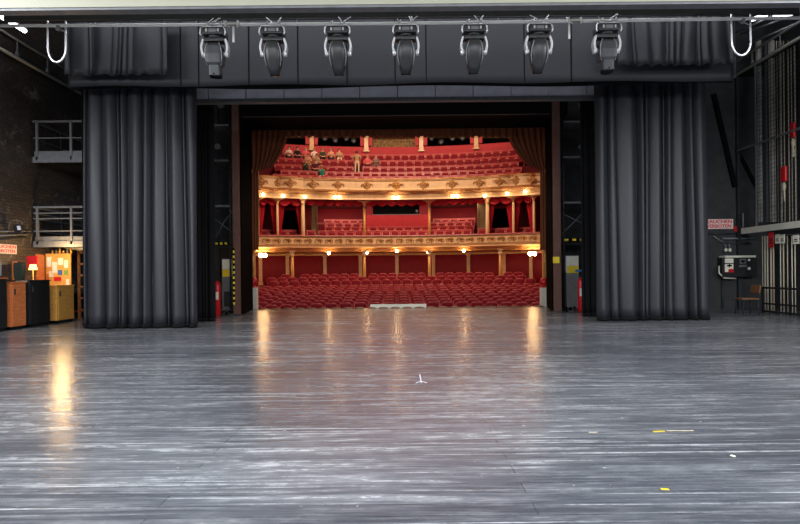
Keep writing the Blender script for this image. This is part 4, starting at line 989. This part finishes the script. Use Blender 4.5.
# high side galleries with fluorescent tubes
def high_gallery(x, z, zr, xw, label, nm):
    t = thing('side_gallery', label, 'gallery', (x, 13, z))
    bm = B(); boxmm(bm, (min(x, xw), 6, z), (max(x, xw), 18.5, z+0.06)); put(t, 'deck', bm, M_dgrey)
    bm = B(); tube(bm, [(x, 6, z), (x, 18.5, z)], 0.045, 8); put(t, 'edge_beam', bm, M_pale)
    bm = B(); tube(bm, [(x, 6, zr), (x, 18.5, zr)], 0.035, 8); put(t, 'handrail', bm, M_pgrey)
    for k in range(10):
        y = 7+1.25*k; bm = B(); tube(bm, [(x, y, z), (x, y, zr)], 0.018, 6); box(bm, (x, y, z+0.12), (0.06, 0.08, 0.1)); put(t, 'baluster', bm, M_grey)
    return t
high_gallery(-10.35, 7.25, 7.75, LX, 'high left side gallery edge running back along the brick wall', 'left')
high_gallery(11.3, 7.8, 8.25, RX, 'high right side gallery edge above the rope rails', 'right')
def fluoro(p, q, label, mat=None):
    p, q = Vector(p), Vector(q); d = (q-p); m = (p+q)/2
    t = thing('fluorescent_lamp', label, 'lamp', m)
    u, v = frame_of(d); bm = B(); tube(bm, [p, q], 0.055, 8); put(t, 'tube', bm, mat or M_tube)
    bm = B(); L = d.length; rot = d.to_track_quat('Y', 'Z').to_matrix(); box(bm, m+Vector((0, 0, 0.07)), (0.14, L+0.1, 0.05), rot=rot); put(t, 'housing', bm, M_dgrey)
    bm = B(); tube(bm, [m+Vector((0, 0, 0.08)), m+Vector((0, 0, 0.5))], 0.01, 6); put(t, 'hanger', bm, M_dgrey)
fluoro(X(-6, 12, -9.7), X(25, 31, -9.7), 'bright fluorescent lamp high in the upper left corner')
fluoro(X(752, 19.5, 10.4), X(766, 15, 10.4), 'bright fluorescent lamp behind the right end of the lighting bar')
fluoro(X(772, 16.5, 10.9), X(792, 13.5, 10.9), 'second fluorescent lamp in the upper right corner')
for k, (pa, pb, x) in enumerate((((735, 33), (772, 16), 10.6), ((741, 34), (788, 17), 10.8), ((748, 44), (800, 22), 11.1))):
    bm = B(); tube(bm, [X(pa[0], pa[1], x), X(pb[0], pb[1], x)], 0.03, 8); h_ = X(pb[0], pb[1], x); tube(bm, [h_, Vector((h_.x, h_.y, 13.99))], 0.008, 5); onemesh('overhead_pipe', bm, M_grey, '%s slanting grey pipe under the roof at the upper right' % ('left', 'middle', 'right')[k], 'pipe')
bm = B(); p = X(735, 58, 10.3); q = X(735, 77, 10.3)
for k in range(9): c = p+(q-p)*(k/8); tube(bm, [c+Vector((0.02*math.cos(t_), 0, 0.035*math.sin(t_))) for t_ in [2*PI*i/8 for i in range(9)]], 0.008, 5)
tube(bm, [p, Vector((p.x, p.y, 13.99))], 0.006, 5)
onemesh('hanging_chain', bm, M_grey, 'short chain hanging under the right end of the lighting bar', 'chain')

# alcove furniture along the left wall, below the lower gallery
FX = -9.45
def wallcab(px0, px1, py_top, name, label, mat, door=True, topmat=None, depth=0.75, doormat=None):
    y0 = X(px0, 300, FX).y; y1 = X(px1, 300, FX).y; zt_ = X((px0+px1)/2, py_top, FX).z
    t = thing(name, label, name.split('_')[-1], (FX-depth/2, (y0+y1)/2, 0))
    bm = B(); boxmm(bm, (FX-depth, y0, 0.08), (FX, y1, zt_), bev=0.01); put(t, 'body', bm, mat)
    bm = B(); boxmm(bm, (FX-depth+0.02, y0+0.02, 0), (FX-0.03, y1-0.02, 0.08)); put(t, 'plinth', bm, M_blackg)
    bm = B(); boxmm(bm, (FX-depth-0.02, y0-0.03, zt_), (FX+0.02, y1+0.02, zt_+0.03), bev=0.005); put(t, 'top', bm, topmat or mat)
    if door:
        d = B(); boxmm(d, (FX, y0+0.04, 0.12), (FX+0.015, y1-0.04, zt_-0.04)); boxmm(d, (FX-depth+0.05, y0-0.012, 0.12), (FX-0.05, y0, zt_-0.05)); dd = put(t, 'door', d, doormat or mat)
        h = B(); boxmm(h, (FX+0.015, y0+0.08, zt_-0.28), (FX+0.04, y0+0.11, zt_-0.14)); h_ = obj('handle', h, M_dgrey, dd, fix=True); h_.location = -Vector(t.location)
    return t, zt_, y0, y1
wallcab(-14, 7, 279, 'black_desk', 'black desk cut by the left edge of the photo', M_black, topmat=M_owood, doormat=M_black)
wallcab(11, 26, 283, 'wooden_cabinet', 'orange wooden cabinet between the two black ones at the left', M_owood)
wallcab(29.5, 50, 281, 'black_cabinet', 'tall black cabinet with papers on top, left of the yellow cupboard', M_black)
wallcab(57, 74, 286, 'wooden_cupboard', 'light yellow wooden cupboard standing under the pinboard', M_wood)
# pinboard, facing the stage
def frontal(name, px0, px1, py0, py1, Y, th, mat, label, cat):
    a, b = W(px0, (py0+py1)/2, Y), W(px1, (py0+py1)/2, Y); z1 = W((px0+px1)/2, py0, Y).z; z0 = W((px0+px1)/2, py1, Y).z
    bm = B(); boxmm(bm, (a.x, Y, z0), (b.x, Y+th, z1), bev=min(0.008, th*0.3)); return onemesh(name, bm, mat, label, cat)
t = thing('pinboard', 'yellow wooden pinboard covered with papers in the lit alcove', 'pinboard', W(55, 287, 15.75))
a, b = W(45.3, 253, 15.75), W(70.5, 253, 15.75); z1, z0 = W(55, 253.5, 15.75).z, 0.0
bm = B(); boxmm(bm, (a.x, 15.75, z0), (b.x, 15.80, z1), bev=0.01); put(t, 'board', bm, M_wood)
for k, (x, y, w_, h_, m_) in enumerate(((46, 274, 3, 6, M_owood), (47, 257, 4, 10, M_paper), (52, 262, 5, 11, M_paper), (58, 258, 5, 7, M_paper), (64, 260, 4, 8, M_paper), (58, 270, 4, 5, M_blue), (64, 270, 4, 5, pm('green_note', (120, 160, 70), 0.6)), (54, 277, 7, 4, M_red), (49, 271, 4, 6, M_paper), (66, 279, 3, 6, M_paper))):
    p = W(x, y, 15.74); bm = B(); boxmm(bm, (p.x, 15.735, p.z-h_*0.0295), (p.x+w_*0.0295, 15.75, p.z)); put(t, 'note', bm, m_)
bm = B(); pa, pb = X(36.5, 262, LX+0.03), X(44.3, 262, LX+0.03); boxmm(bm, (LX, pa.y, 0.9), (LX+0.04, min(pb.y, 15.74), 1.95), bev=0.005)
onemesh('wooden_wall_panel', bm, M_owood, 'orange wooden panel on the side wall left of the pinboard', 'panel')
t = thing('shelf_clutter', 'row of small jars and tools on top of the pinboard', 'jars', (a.x+0.3, 15.77, z1))
for k in range(6):
    bm = B(); lathe(bm, (0.11*k-0.1, 0, 0), [(0.03, 0), (0.035, 0.07), (0.02, 0.10+0.02*(k % 3))], 8); obj('jar', bm, (M_brass, M_grey, M_wood)[k % 3], t)
# red noticeboard with a shaded lamp in front
o = frontal('red_noticeboard', 24, 37, 256, 269, 15.0, 0.03, M_red, 'red square noticeboard behind the small shaded lamp', 'noticeboard')
p = W(33, 268, 14.6); zt_ = 1.17
t = thing('desk_lamp', 'small lit yellow-shaded lamp on the tall black cabinet', 'lamp', (p.x, 14.0, 1.16))
p = W(33, 262, 14.0); t.location = (max(p.x, -9.95), 14.0, 1.15)
bm = B(); lathe(bm, (0, 0, 0), [(0.07, 0), (0.07, 0.02), (0.015, 0.04), (0.012, 0.38)], 12); obj('stem', bm, M_brass, t)
bm = B(); lathe(bm, (0, 0, 0.33), [(0.10, 0), (0.07, 0.14)], 14); obj('lamp_shade', bm, M_warm, t)
l = bpy.data.lights.new('unseen_alcove_light', 'POINT'); l.energy = 60; l.color = (1, 0.62, 0.25); l.shadow_soft_size = 0.12
lo = bpy.data.objects.new('unseen_alcove_light', l); C.objects.link(lo); lo.location = (-9.45, 14.85, 2.0)  # unseen lamp warming the alcove; no bulb is modelled
# papers on the black cabinet, monitor on desk
for k in range(3):
    bm = B(); box(bm, (0, 0, 0), (0.3, 0.22, 0.006)); o = obj('paper_sheet', bm, M_paper, loc=(-9.62-0.02*k, 13.62+0.17*k, 1.19+0.004*k)); o.rotation_euler = (0.0, 0, 0.3*k)
    tag(o, '%s white paper sheet lying on the tall black cabinet' % ('nearest', 'middle', 'farthest')[k], 'paper')
t = thing('computer_monitor', 'grey computer monitor on the black desk at the left edge', 'monitor', (-9.9, 12.9, 1.30), 0)
t.location.z = 1.165
bm = B(); box(bm, (0, 0, 0.33), (0.5, 0.04, 0.34), bev=0.01); obj('housing', bm, M_grey, t)
bm = B(); box(bm, (0, -0.022, 0.33), (0.45, 0.005, 0.29)); obj('screen', bm, M_dgrey, t)
bm = B(); box(bm, (0, 0, 0.09), (0.05, 0.04, 0.16)); box(bm, (0, 0, 0.01), (0.22, 0.16, 0.02)); obj('stand', bm, M_dgrey, t)
# coat hanging
bm = B()
def coat(u, v):
    return Vector((0.16*math.cos(2*PI*u)*(0.45+0.5*math.sin(PI*min(1, v+0.25))**0.5)*(1+0.12*math.sin(2*PI*u*5)), 0.07*math.sin(2*PI*u)*(1+0.2*math.sin(2*PI*u*5)), 0.68*(1-v)))
grid(bm, coat, 24, 10, closed_u=True); o = obj('hanging_jacket', bm, cl('black_green', (26, 38, 30)), loc=(W(19.5, 285, 14.3).x, 14.3, 1.0), solid=0.01)
tag(o, 'blackish green jacket hanging beside the red noticeboard', 'jacket')
bm = B(); x = W(14, 270, 14.35).x; boxmm(bm, (x-0.04, 14.35, 0), (x+0.04, 14.43, 1.72)); onemesh('wooden_post', bm, M_owood, 'thin orange wooden post left of the hanging jacket', 'post')
# under-gallery tube, ladder shelving, black bin
fluoro(W(66, 248, 16.2), W(87, 249, 16.2), 'pale unlit tube lamp under the lower gallery', M_pale)
t = thing('wooden_ladder', 'pale wooden ladder rack behind the black trolley', 'ladder', W(83, 300, 16.3))
t.location.z = 0
for px in (78.5, 90):
    x = W(px, 270, 16.3).x; bm = B(); boxmm(bm, (x-0.035, 16.3, 0), (x+0.035, 16.36, 2.2)); put(t, 'side_rail', bm, M_bwood)
for k in range(6):
    z = 0.25+0.35*k; x0, x1 = W(78.5, 270, 16.3).x, W(90, 270, 16.3).x; bm = B(); boxmm(bm, (x0, 16.3, z), (x1, 16.36, z+0.05)); put(t, 'rung', bm, M_bwood)
c = F(79, 318)
t = thing('black_trolley', 'black equipment trolley between the yellow cupboard and the left curtain', 'trolley', (c.x, c.y+0.3, 0))
bm = B(); box(bm, (0, 0, 0.50), (0.42, 0.5, 0.50), bev=0.03); obj('bin', bm, M_blackg, t)
bm = B(); box(bm, (0, 0, 0.78), (0.50, 0.54, 0.05), bev=0.01); tube(bm, [(-0.25, -0.1, 0.80), (-0.36, -0.1, 0.74)], 0.015, 6); obj('lid', bm, M_dgrey, t)
bm = B(); box(bm, (0, 0, 0.20), (0.46, 0.5, 0.04)); obj('shelf', bm, M_red, t)
for sx in (-1, 1):
    for sy in (-1, 1):
        bm = B(); tube(bm, [(sx*0.19-0.02, sy*0.2, 0.05), (sx*0.19+0.02, sy*0.2, 0.05)], 0.05, 12); box(bm, (sx*0.19, sy*0.2, 0.14), (0.04, 0.04, 0.12)); obj('wheel', bm, M_black, t)
# no-smoking sign on the left wall, its start cut by the frame
def rauchen(name, label, c, rz, w_, h_):
    t = thing(name, label, 'sign', c, rz)
    bm = B(); box(bm, (0, 0.012, 0), (w_, 0.02, h_)); obj('plate', bm, pm('pale_pink_enamel', (236, 206, 200), 0.5, var=0.04), t)
    for k, txt in enumerate(('RAUCHEN', 'VERBOTEN')):
        text_mesh('lettering', txt, h_*0.46, pm('red_lettering', (205, 36, 48), 0.5, var=0.05), t, (0, -0.001, h_*(0.235-0.46*k)), (PI/2, 0, 0), sx=(w_*0.94)/(h_*0.46*(4.75 if k == 0 else 5.35)), ext=0.002)
    return t
p0, p1 = X(-8, 244, LX+0.06), X(17.5, 244, LX+0.06); zz = X(8, 249, LX+0.06).z
rauchen('no_smoking_sign', 'red and white no-smoking sign RAUCHEN VERBOTEN at the left edge', Vector((LX+0.04, (p0.y+p1.y)/2, zz)), PI/2, p1.y-p0.y, 0.25)
# conduits and arched work light on the left wall
for k, (pa, pb) in enumerate((((-5, 231.5), (31, 231)), ((-5, 236), (31, 234)), ((-5, 240), (26, 237)))):
    bm = B(); tube(bm, [X(pa[0], pa[1], LX+0.05), X(pb[0], pb[1], LX+0.05)], 0.022, 6); onemesh('wall_conduit', bm, M_grey if k < 2 else M_dgrey, '%s of the horizontal conduits on the left wall' % ('topmost', 'middle', 'lowest')[k], 'pipe')
p = W(19, 229, 14.3); p.x = max(p.x, LX+0.25)
t = thing('wall_flood_light', 'small black floodlight with arched cable above the conduits', 'floodlight', p)
bm = B(); box(bm, (0, 0, 0.02), (0.22, 0.16, 0.18), rot=(0.3, 0, 0), bev=0.02); obj('housing', bm, M_black, t)
bm = B(); box(bm, (0.06, -0.085, 0.02), (0.09, 0.01, 0.11), rot=(0.3, 0, 0)); obj('glass', bm, M_lav, t)
bm = B(); tube(bm, [(0.08, 0, 0.10)]+[(-0.06+0.19*math.cos(a_), -0.02, 0.10+0.14*math.sin(a_)) for a_ in [0.5, 1.0, 1.5, 2.0, 2.6, 3.1]]+[(-0.26, -0.02, -0.02)], 0.010, 6); obj('cable', bm, M_grey, t)
bm = B(); tube(bm, [(0, 0, -0.05), (0, 0.0, -0.10)], 0.03, 8); box(bm, (-0.13, 0.02, -0.10), (0.34, 0.05, 0.03)); obj('bracket', bm, M_dgrey, t)

# ============================================================ RIGHT WING
GX = 11.3
def vline(px, y0, y1, w_, mat, name, label, x=GX+0.25, cat='rope', group=None, round_=True):
    p = X(px, 200, x); z1 = X(px, y0, x).z; z0 = X(px, y1, x).z
    bm = B()
    if round_: tube(bm, [(x, p.y, z0), (x, p.y, z1)], w_/2, 6)
    else: boxmm(bm, (x-w_/2, p.y-w_/2, z0), (x+w_/2, p.y+w_/2, z1))
    return onemesh(name, bm, mat, label, cat, group)
# white beam and rails
def hrail(px0, px1, z, h, d, x, mat, name, label, cat='rail'):
    a, b = X(px0, 230, x).y, X(px1, 230, x).y; bm = B(); boxmm(bm, (x, min(a, b), z-h/2), (x+d, max(a, b), z+h/2), bev=0.005); return onemesh(name, bm, mat, label, cat)
zb1 = (X(742, 229.5, GX).z+X(798, 226, GX).z)/2
hrail(741, 822, zb1, 0.19, 0.10, GX, M_pale, 'white_beam', 'white painted beam along the rope wall at the right', 'beam')
zr1 = (X(740, 147, GX).z+X(798, 131.5, GX).z)/2
hrail(737, 822, zr1, 0.06, 0.06, GX, M_grey, 'gallery_handrail', 'thin grey handrail crossing the wire mesh at the right')
# wire mesh panel
y0, y1 = X(822, 100, GX).y, X(753, 100, GX).y
t = thing('wire_mesh_screen', 'dark wire mesh screen in front of the hauling ropes at the right', 'mesh screen', (GX+0.08, (y0+y1)/2, zb1))
bm = B()
for k in range(int((y1-y0)/0.13)+1): y = y0+0.13*k; boxmm(bm, (GX+0.08, y-0.005, zb1), (GX+0.09, y+0.005, 7.8))
for k in range(int((7.8-zb1)/0.13)): z = zb1+0.13*k; boxmm(bm, (GX+0.08, y0, z-0.005), (GX+0.09, y1, z+0.005))
put(t, 'wires', bm, M_dgrey)
for y in (y0, y1):
    bm = B(); boxmm(bm, (GX+0.06, y-0.025, zb1), (GX+0.11, y+0.025, 7.8)); put(t, 'frame_post', bm, M_grey)
# posts and ropes, above and below the beam
ups = [(760, 0.11, M_pgrey, 'post'), (767.5, 0.05, M_grey, 'post'), (773, 0.12, M_pgrey, 'post'), (778, 0.03, M_rope, 'rope'), (781.5, 0.045, M_pgrey, 'post'), (785, 0.035, M_rope, 'rope'), (789.5, 0.035, M_rope, 'rope'), (792.5, 0.03, M_pgrey, 'rope'), (796, 0.04, M_rope, 'rope'), (804, 0.05, M_grey, 'post')]
for k, (px, w_, m_, kd) in enumerate(ups):
    nm = 'guide_post' if kd == 'post' else 'hauling_rope'
    vline(px, 40, 222, w_, m_, nm, '%s behind the mesh above the white beam, %s from the left' % ('grey guide post' if kd == 'post' else 'pale hauling rope', nth(k)), cat=kd, round_=kd == 'rope')
lows = [(762, 0.03), (764.5, 0.05), (767, 0.04), (770.5, 0.06), (773, 0.04), (780, 0.035), (783, 0.045), (787, 0.03), (791.5, 0.03), (794.5, 0.035), (803, 0.05)]
for k, (px, w_) in enumerate(lows):
    vline(px, 236, 314.5, w_, M_rope if k % 3 != 2 else M_pale, 'hauling_rope', 'pale hauling rope below the white beam, %s from the left' % nth(k), cat='rope', x=GX+0.15)
# barrier
BX = 10.9
t = thing('low_barrier', 'low black steel barrier in front of the hauling ropes', 'barrier', (BX, 15.6, 0))
ya, yb = X(822, 300, BX).y, X(762, 300, BX).y
for z, h in ((0.75, 0.06), (0.28, 0.05), (0.05, 0.06)):
    bm = B(); boxmm(bm, (BX, ya, z-h/2), (BX+0.05, yb, z+h/2)); put(t, 'rail', bm, M_black)
for y in (ya, (ya+yb)/2, yb-0.03):
    bm = B(); boxmm(bm, (BX, y, 0), (BX+0.05, y+0.05, 0.75)); put(t, 'post', bm, M_black)
# red gloves / tags and papers
for k, (px, py, w_, h_, m_, nm, lab, cat) in enumerate(((790.5+2.5, 130, 5, 17, M_red, 'red_rope_lock', 'upper red rope lock on the mesh wall', 'rope lock'), (784, 174, 7, 17, M_red, 'red_rope_lock', 'lower red rope lock on the mesh wall', 'rope lock'))):
    p = X(px, py, GX+0.05); s = p.y/FPX
    bm = B(); box(bm, p, (0.08, w_*s*1.0, h_*s*0.9), bev=0.03); ball(bm, p-Vector((0, 0, h_*s*0.75)), (0.05, 0.06, 0.12), 1, 8, 6); tube(bm, [p-Vector((0, 0, h_*s*0.5)), p-Vector((0.01, 0.03, h_*s*1.6))], 0.025, 6, 1)
    onemesh(nm, bm, [m_, M_rope], lab, cat)
for k, (px, py, w_, h_, m_, lab) in enumerate(((771, 240, 5, 15, M_red, 'red cloth tag hanging below the white beam'), (777.5, 239, 4.5, 9, M_paper, 'white paper label below the beam, next to the red tag'), (782.5, 239, 4.5, 9, M_paper, 'white paper label below the beam, middle one'), (796, 239.5, 6, 9, M_paper, 'white paper label below the beam, nearest the right edge'))):
    p = X(px, py, GX-0.02); s = p.y/FPX; bm = B(); box(bm, p, (0.015, w_*s*1.36, h_*s)); 
    box(bm, p-Vector((0.01, 0, 0)), (0.004, w_*s*0.7, h_*s*0.12), mi=1); box(bm, p-Vector((0.01, 0, h_*s*0.2)), (0.004, w_*s*0.8, h_*s*0.1), mi=1)
    onemesh('hanging_label', bm, [m_, M_dgrey], lab, 'label')
hrail(770, 822, X(785, 235, GX-0.04).z, 0.012, 0.012, GX-0.03, M_grey, 'label_wire', 'thin wire under the white beam that holds the labels', 'wire')
# sign, panel, shelf with pipes on the wing wall
c = W(719, 224, 17.97); w_ = 28.5*17.97/FPX
rauchen('no_smoking_sign', 'red and white no-smoking sign RAUCHEN VERBOTEN right of the right curtain', c, 0, w_, 0.33)
c = W(737, 229, 17.95); bm = B(); tube(bm, [(c.x, c.y, c.z), (c.x, c.y+0.03, c.z)], 0.10, 16); onemesh('round_red_sign', bm, M_red, 'small round red sign just right of the no-smoking sign', 'sign')
YW = 17.99
def wb(bm, px0, px1, py0, py1, y0, y1, mi=0, bev=0.0):
    a, b = W(px0, (py0+py1)/2, y0), W(px1, (py0+py1)/2, y0); boxmm(bm, (a.x, y0, W((px0+px1)/2, py1, y0).z), (b.x, y1, W((px0+px1)/2, py0, y0).z), mi, bev)
t = thing('winch_panel', 'black winch control panel with small screen on the right wing wall', 'control panel', W(738, 279, 17.9))
bm = B(); wb(bm, 722.5, 757, 257.5, 277, 17.7, YW, bev=0.01); put(t, 'housing', bm, M_black)
bm = B(); wb(bm, 725, 756, 255.5, 257.5, 17.65, YW); put(t, 'top_ledge', bm, M_pale)
bm = B(); wb(bm, 725, 733.5, 258.5, 263, 17.68, 17.7); wb(bm, 725, 733.5, 264, 272, 17.68, 17.7); put(t, 'notice', bm, M_paper)
n = t.children[-1]
bm = B(); wb(bm, 727, 732, 264.8, 266.3, 17.67, 17.68); wb(bm, 729, 730, 263.8, 267.6, 17.67, 17.68); put(t, 'notice_mark', bm, M_blackg)
bm = B(); wb(bm, 728.5, 733.8, 269, 272.4, 17.67, 17.68); put(t, 'red_patch', bm, M_red)
bm = B(); wb(bm, 740, 746, 259, 263.5, 17.68, 17.7); wb(bm, 739.5, 747, 265, 267, 17.68, 17.7); put(t, 'screen_frame', bm, M_grey)
bm = B(); wb(bm, 741, 745, 260, 262.5, 17.67, 17.69); put(t, 'screen', bm, M_blackg)
bm = B(); c = W(749.3, 268.5, 17.68); tube(bm, [(c.x, c.y, c.z), (c.x, c.y+0.03, c.z)], 0.05, 12); c = W(749.3, 260, 17.68); tube(bm, [(c.x, c.y, c.z), (c.x, c.y+0.03, c.z)], 0.035, 12); put(t, 'button', bm, M_pale)
bm = B(); c0, c1, c2, c3 = W(719, 266, 17.8), W(719, 273, 17.75), W(724, 278, 17.75), W(736, 278.5, 17.8); tube(bm, [c0, c1, c2, c3], 0.025, 8); put(t, 'cable', bm, M_pale)
for k, (pa, pb, r_, m_) in enumerate((((706, 233.5), (746, 233.5), 0.02, M_dgrey), ((722, 238.5), (755, 238.5), 0.035, M_grey), ((725, 243), (752, 243.5), 0.02, M_dgrey), ((713, 236), (724, 243), 0.03, M_grey))):
    a, b = W(pa[0], pa[1], 17.93), W(pb[0], pb[1], 17.93); bm = B(); tube(bm, [a, b], r_, 8); box(bm, (a+b)/2+Vector((0, 0.04, 0)), (0.05, 0.06, 0.06)); onemesh('wall_pipe', bm, m_, ('thin dark pipe right under the no-smoking sign', 'thick grey pipe above the winch control panel', 'dark pipe just above the panel lamps', 'slanting grey pipe left of the thick pipe')[k], 'pipe')
for k, px in enumerate((725.5, 729.5)):
    c = W(px, 250, 17.9); t = thing('bulkhead_lamp', '%s of the two small white lamps above the control panel' % ('left', 'right')[k], 'lamp', c)
    bm = B(); ball(bm, (0, -0.02, -0.0), (0.055, 0.055, 0.065), 0, 10, 8); obj('bulb_cover', bm, M_pale, t)
    bm = B(); tube(bm, [(0, 0.0, 0.04), (0, 0, 0.2)], 0.018, 8); box(bm, (0, 0.06, 0.19), (0.06, 0.10, 0.04)); obj('stem', bm, M_grey, t)
frontal('grey_switch_box', 705.5, 711, 250, 276, 17.8, 0.19, M_dgrey, 'tall dark switch box beside the right leg curtain', 'switch box')
bm = B(); tube(bm, [W(722.5, 279, 17.95), W(722.5, 313, 17.95)], 0.03, 8); onemesh('down_pipe', bm, M_dgrey, 'thin vertical conduit running down from the control panel', 'pipe')
bm = B(); a, b = W(713.5, 94, 17.94), W(735, 187, 17.94); d = b-a; box(bm, (a+b)/2, (0.14, 0.1, d.length), rot=(0, math.atan2(d.x, d.z), 0)); onemesh('diagonal_bar', bm, M_dead, 'black bar for a diagonal strut shadow high on the right wing wall', 'brace')  # black bar laid on the wall as the shadow of a strut
bm = B(); a, b = W(737, 150, 17.95), W(757, 188, 17.95); d = b-a; box(bm, (a+b)/2, (0.10, 0.08, d.length), rot=(0, math.atan2(d.x, d.z), 0)); onemesh('diagonal_bar', bm, M_dead, 'short black diagonal brace under the mesh handrail', 'brace')
bm = B(); boxmm(bm, (W(737, 150, 17.9).x, 17.88, 0), (W(740, 150, 17.9).x, 17.995, 7.8)); onemesh('corner_post', bm, M_dgrey, 'dark corner post between wing wall and rope wall', 'post')
bm = B(); p = X(743, 223, GX+0.05); tube(bm, [Vector((p.x, p.y, zb1+0.09)), X(743, 213, GX+0.05)], 0.025, 8); onemesh('short_lever', bm, M_grey, 'short upright lever on the left end of the white beam', 'lever')
# chair, side-on
c = F(747, 314)
t = thing('wooden_chair', 'brown wooden chair standing side-on by the low barrier', 'chair', (c.x, c.y, 0), 0)
bm = B(); box(bm, (-0.02, 0, 0.45), (0.50, 0.42, 0.045), bev=0.015); obj('seat', bm, M_bwood, t)
bm = B(); box(bm, (0.26, 0, 0.73), (0.035, 0.40, 0.24), rot=(0, 0.15, 0), bev=0.012); obj('backrest', bm, M_bwood, t)
for sx in (-1, 1):
    for sy in (-1, 1):
        bm = B(); tube(bm, [(sx*0.2, sy*0.17, 0.43), (sx*0.23, sy*0.19, 0)], 0.016, 8); obj('leg', bm, M_dgrey, t)
for sy in (-1, 1):
    bm = B(); tube(bm, [(0.2, sy*0.17, 0.43), (0.24, sy*0.17, 0.6), (0.28, sy*0.17, 0.83)], 0.014, 8); obj('back_post', bm, M_dgrey, t)

# ============================================================ marks on the stage floor
def mark(px, py, lx, ly, rz, mat, label, cat='tape mark', h=0.003):
    p = F(px, py); bm = B(); box(bm, (0, 0, h/2), (lx, ly, h)); o = obj('tape_mark', bm, mat, loc=(p.x, p.y, 0.0005)); o.rotation_euler = (0, 0, rz); tag(o, label, cat)
mark(659, 431.5, 0.10, 0.016, 0.1, M_yell, 'small yellow tape mark on the boards at middle right')
mark(665, 489.5, 0.045, 0.014, -0.2, M_yell, 'small yellow tape mark nearest the camera at lower right')
mark(733, 456, 0.02, 0.03, 0.3, M_paper, 'small white paint spot on the boards at right')
mark(680, 430.8, 0.22, 0.008, 0.0, M_rope, 'thin faded tape line right of the upper yellow mark')
mark(593, 298+135-0.5, 0.07, 0.008, 0.05, M_rope, 'short faded tape dash left of the upper yellow mark')
p = F(421, 381)
bm = B(); box(bm, (0, 0.15, 0.002), (0.012, 0.5, 0.003)); box(bm, (-0.03, -0.06, 0.002), (0.01, 0.12, 0.003), rot=(0, 0, -0.6)); box(bm, (0.03, -0.06, 0.002), (0.01, 0.12, 0.003), rot=(0, 0, 0.6))
o = obj('arrow_mark', bm, M_lav, loc=(p.x, p.y, 0.0005)); tag(o, 'thin chalk arrow on the boards near the middle', 'chalk mark')
